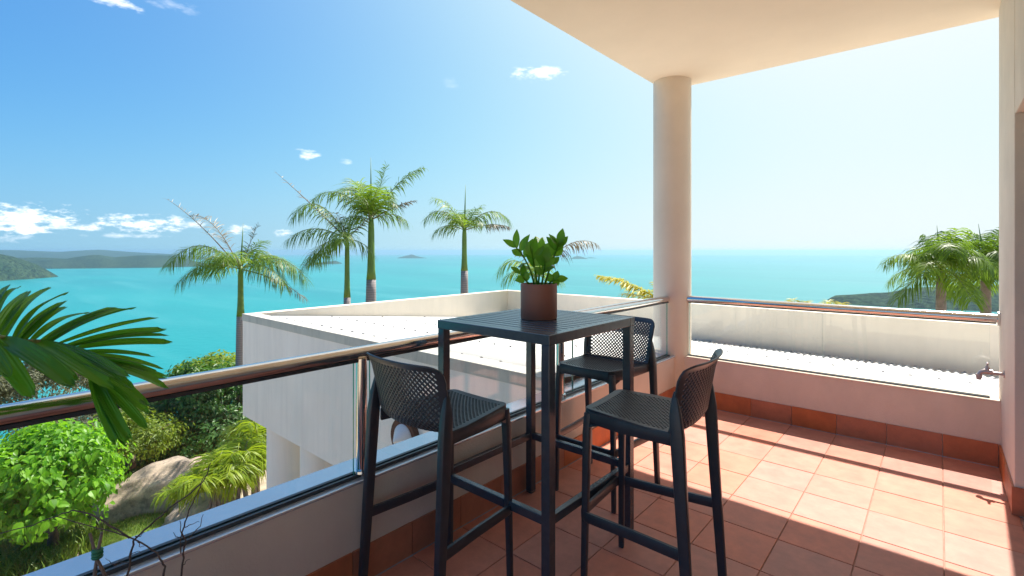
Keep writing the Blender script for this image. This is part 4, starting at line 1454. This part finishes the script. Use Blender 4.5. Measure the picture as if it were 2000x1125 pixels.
def grass(name, spots, n, h, seed):
    rs = np.random.RandomState(seed)
    V, Fc = [], []
    for (x, y, sx, sy), cnt in spots:
        px = x + rs.normal(size=cnt) * sx
        py = y + rs.normal(size=cnt) * sy
        for a, b in zip(px, py):
            ang = rs.uniform(0, 6.28)
            l_ = h * rs.uniform(0.5, 1.3)
            lean_ = rs.uniform(0.1, 0.8) * l_
            dx, dy = math.cos(ang), math.sin(ang)
            wx, wy = -dy * 0.012, dx * 0.012
            z = ground_z(a, b) - 0.04
            o0 = len(V)
            V += [(a - wx, b - wy, z), (a + wx, b + wy, z), (a + dx * lean_ * 0.4 + wx * .7, b + dy * lean_ * 0.4 + wy * .7, z + l_ * 0.65),
                  (a + dx * lean_ * 0.4 - wx * .7, b + dy * lean_ * 0.4 - wy * .7, z + l_ * 0.65), (a + dx * lean_, b + dy * lean_, z + l_ * 0.9)]
            Fc += [(o0, o0 + 1, o0 + 2), (o0, o0 + 2, o0 + 3), (o0 + 3, o0 + 2, o0 + 4)]
    o = link(name, rawmesh(name, V, Fc), M["grass"])
    tag(o, "long green and yellow grass at the foot of the bright tree", "grass", kind="stuff")


g1, g2, g3, g4 = gp(20, 1085)[0], gp(150, 1045)[0], gp(60, 1115)[0], gp(-70, 1070)[0]
grass("grass", [((g1.x, g1.y, .45, .35), 3000), ((g2.x, g2.y, .45, .2), 1700), ((g3.x, g3.y, .4, .25), 1700), ((g4.x, g4.y, .5, .4), 2000)], 0, 0.30, 3)
rs_ = np.random.RandomState(5)
V, Fc = [], []
for k in range(5200):
    r_, a = math.sqrt(rs_.uniform()) * 1.02, rs_.uniform(0, 6.283)
    x, y = cl.x + r_ * math.cos(a) * 1.15, cl.y + r_ * math.sin(a) * 0.62
    z = ground_z(x, y) + 0.02 + 0.18 * max(0, 1 - r_ * r_)
    h = rs_.uniform(0.03, 0.075)
    t = rs_.uniform(0, 6.283)
    dx, dy = math.cos(t), math.sin(t)
    o0 = len(V)
    V += [(x - dy * .006, y + dx * .006, z), (x + dy * .006, y - dx * .006, z), (x + dx * h * .5, y + dy * h * .5, z + h)]
    Fc.append((o0, o0 + 1, o0 + 2))
o = link("lawn_blades", rawmesh("lawn_blades", V, Fc), M["grass"])
tag(o, "short bright lawn grass below the big boulder", "grass", kind="stuff")
# scrub that hides the slope beyond the garden edge
V, Fc, n0 = [], [], 0
for k in range(60):
    y = rs_.uniform(-5, 14)
    x = -12.6 - rs_.uniform(0, 6.5)
    v_, f_, _ = leaf_cloud((x, y, ground_z(x, y) + 0.35), (0.9, 0.9, 0.75), 1500, 0.12, 300 + k, clumps=16, clump_r=0.36, hang=0.2)
    V.append(v_)
    Fc.append(f_ + n0)
    n0 += len(v_)
o = link("undergrowth", rawmesh("undergrowth", np.concatenate(V), np.concatenate(Fc)), M["scrub"])
tag(o, "dark green undergrowth along the edge of the garden slope", "undergrowth", kind="stuff")

# ------------------------------------------------------------------ foreground palm leaf (potted palm left of the view)
pfx, pfy = -1.62, -0.12
pf = thing("potted_palm", "broad dark green palm leaf reaching over the handrail at the left edge", "plant", (pfx, pfy, 0))
child(MB().lathe([(0.0, 0.001), (0.15, 0.001), (0.19, 0.34), (0.175, 0.34), (0.17, 0.31), (0.0, 0.31)], 32, (pfx, pfy, 0)), "pot", M["pot"], pf, True)
rach_px = [(-60, 652, 1.19), (0, 660, 1.24), (40, 667, 1.27), (90, 668, 1.30), (130, 676, 1.32), (165, 697, 1.335), (186, 735, 1.34)]
rp = [Vector((pfx, pfy, 0.3)), Vector((pfx + 0.0, pfy + 0.03, 0.8))] + [P(*q) for q in rach_px]
child(MB().tube(rp, [0.014, 0.012, 0.009, 0.008, 0.007, 0.0065, 0.006, 0.005, 0.003], 8), "stalk", M["rachis"], pf, "all")
LEAFLETS = [  # base u, v, depth -> tip u, v, depth, half width (m)
    (-30, 655, 1.21, 18, 556, 1.42, .020), (-10, 658, 1.23, 56, 570, 1.44, .024), (8, 662, 1.25, 99, 562, 1.45, .026), (28, 665, 1.26, 132, 573, 1.46, .024),
    (45, 667, 1.27, 128, 600, 1.44, .022), (62, 667, 1.28, 173, 611, 1.45, .024), (80, 668, 1.29, 227, 600, 1.47, .025), (100, 669, 1.30, 264, 602, 1.47, .024),
    (115, 672, 1.31, 308, 621, 1.47, .023), (130, 676, 1.32, 323, 644, 1.46, .022), (142, 682, 1.32, 335, 669, 1.45, .021), (152, 688, 1.33, 300, 697, 1.42, .016),
    (160, 694, 1.33, 317, 721, 1.40, .015), (168, 702, 1.335, 326, 738, 1.38, .016), (175, 712, 1.34, 326, 759, 1.34, .022),
    (-25, 656, 1.21, 66, 776, 1.16, .028), (5, 662, 1.24, 146, 756, 1.14, .028), (40, 667, 1.27, 150, 745, 1.18, .022), (75, 668, 1.29, 220, 757, 1.20, .024),
    (100, 671, 1.30, 250, 737, 1.22, .020), (120, 674, 1.31, 262, 760, 1.22, .018), (178, 722, 1.34, 228, 866, 1.27, .021), (182, 728, 1.34, 256, 862, 1.26, .018),
    (185, 732, 1.34, 287, 836, 1.28, .018), (183, 728, 1.34, 291, 808, 1.30, .016), (140, 682, 1.32, 288, 790, 1.26, .016), (-50, 654, 1.2, 20, 735, 1.12, .026)]
extra = []
for qa, qb in list(zip(LEAFLETS[:-1], LEAFLETS[1:]))[::3]:
    if abs(qa[3] - qb[3]) < 75 and abs(qa[4] - qb[4]) < 60:
        extra.append(tuple((a + b) / 2 + (rnd.uniform(-9, 9) if k in (3, 4) else 0) for k, (a, b) in enumerate(zip(qa, qb))))
LEAFLETS += extra
lsh = lambda t: (math.sin(math.pi * min(1, 0.10 + 0.74 * t ** 0.85)) ** 0.7) if t < 0.97 else 0.22


def ribbed_leaflet(base, tip, width, up, curve):
    """long palm leaflet: lengthwise pleats either side of the midrib, drooping end, slightly ragged tip"""
    base, tip = Vector(base), Vector(tip)
    ax = tip - base
    L = ax.length
    d = ax.normalized()
    side = d.cross(Vector(up)).normalized()
    nu = side.cross(d).normalized()
    n, m = 14, 11
    twist = rnd.uniform(-0.35, 0.35)
    rag = [rnd.uniform(-0.05, 0.03) for _ in range(m)]
    vs, fs = [], []
    for i in range(n):
        t = i / (n - 1)
        wd = width * lsh(t)
        c = base + ax * t + nu * (curve * L * math.sin(math.pi * t))
        ca, sa = math.cos(twist * t), math.sin(twist * t)
        s2, n2 = side * ca + nu * sa, nu * ca - side * sa
        for k in range(m):
            f = 2 * k / (m - 1) - 1
            ple = (0.05 if k % 2 else -0.03) * wd
            p = c + s2 * (f * wd) + n2 * (abs(f) * wd * 0.32 + ple)
            if i == n - 1:
                p = p + d * L * rag[k]
            vs.append(p)
    for i in range(n - 1):
        for k in range(m - 1):
            a = i * m + k
            fs.append((a, a + 1, a + m + 1, a + m))
    return MB().add(vs, fs)


for q in LEAFLETS:
    b_, t_ = P(*q[:3]), P(*q[3:6])
    upv = Vector((ST * 0.5, -CT * 0.5, 0.8)) + Vector((rnd.uniform(-.3, .3), rnd.uniform(-.3, .3), 0))
    child(ribbed_leaflet(b_, t_, q[6] * 0.74, upv, rnd.uniform(0.03, 0.09)), "leaflet", M["bigleaf"], pf, True)

# dry twigs with a green tie, rooted in a planter below the view
tw = thing("dry_twigs", "bare dry twigs and crossed stakes bound with green tie in the bottom left corner", "plant", tuple(P(265, 490, 1.02).xy) + (0,))
tb_ = Vector((tw.location.x, tw.location.y, 0.0))
child(MB().lathe([(0.0, 0.001), (0.12, 0.001), (0.15, 0.26), (0.135, 0.26), (0.13, 0.23), (0.0, 0.23)], 28, tb_), "planter", M["pot"], tw, True)
TW = [
    [(1420, 1000), (1430, 920), (1390, 850), (1340, 780), (1170, 685), (1000, 620), (750, 560), (480, 480)],
    [(1130, 665), (960, 570), (800, 460), (640, 430), (480, 480), (300, 550), (0, 625), (-300, 690)],
    [(1110, 1000), (1130, 820), (1165, 690), (1300, 560), (1450, 430), (1600, 320), (1750, 200), (1800, 110), (1832, 20)],
    [(1570, 1000), (1590, 850), (1610, 700), (1580, 620), (1620, 480), (1690, 320), (1740, 230), (1768, 140)],
    [(1575, 800), (1572, 640), (1562, 520)], [(1640, 670), (1740, 560), (1765, 465)], [(1600, 580), (1660, 550), (1730, 530)],
    [(1140, 810), (1180, 785), (1225, 795)], [(1000, 910), (960, 880), (915, 845)], [(1000, 915), (1040, 870), (1060, 860)], [(1175, 660), (1215, 655), (1255, 620)],
    [(1560, 670), (1520, 650), (1505, 620)], [(1590, 900), (1620, 870), (1650, 855)], [(1110, 890), (1070, 880), (1000, 915)], [(1200, 700), (1215, 740), (1250, 745)]]
TR = [2.1, 1.7, 2.1, 2.0, 1.2, 1.0, 0.9, 0.8, 0.7, 0.7, 0.9, 0.8, 0.8, 0.9, 0.8]
for i, (poly, r_) in enumerate(zip(TW, TR)):
    dep = (1.02, 1.03, 1.0, 1.06)[i % 4] if i < 4 else 1.03
    if i in (4, 5, 6, 11, 12):
        dep = 1.06
    if i in (7, 13, 14, 10):
        dep = 1.0
    pts = [P(a * 0.225, 900 + b * 0.225, dep + 0.004 * k) for k, (a, b) in enumerate(poly)]
    if i in (0, 2, 3):
        pts = [tb_ + Vector((0, 0, 0.22))] + pts
    m_ = len(pts)
    fine = []
    for a, b in zip(pts[:-1], pts[1:]):
        for s in range(3):
            fine.append(a.lerp(b, s / 3) + Vector((rnd.uniform(-1, 1), rnd.uniform(-1, 1), rnd.uniform(-1, 1))) * 0.0015)
    fine.append(pts[-1])
    child(MB().tube(fine, [r_ * 0.001 * (1.15 - 0.75 * k / len(fine)) for k in range(len(fine))], 7), "twig", M["twig"], tw, "all")
for poly in ([(780, 630), (840, 850), (910, 990)], [(885, 620), (850, 790), (820, 1000)]):
    pts = [P(a * 0.225, 900 + b * 0.225, 0.98) for a, b in poly]
    child(MB().tube([tb_ + Vector((0, 0, 0.22))] + pts[::-1], [0.0036, 0.0035, 0.003, 0.0026], 8), "stake", M["stake"], tw, "all")
tc_ = P(845 * 0.225, 900 + 805 * 0.225, 0.98)
tie = MB()
for k in range(3):
    tie.lathe([(0.006 + 0.004 * math.cos(a), 0.004 * math.sin(a) + (k - 1) * 0.006) for a in np.linspace(0, 2 * math.pi, 9)], 14, tc_)
tie.tube([tc_, px_off(tc_, 8, -10, 0, 0.98), px_off(tc_, 10, -2, 0, 0.98)], 0.0022, 6)
child(tie, "tie", M["tie"], tw, "all")
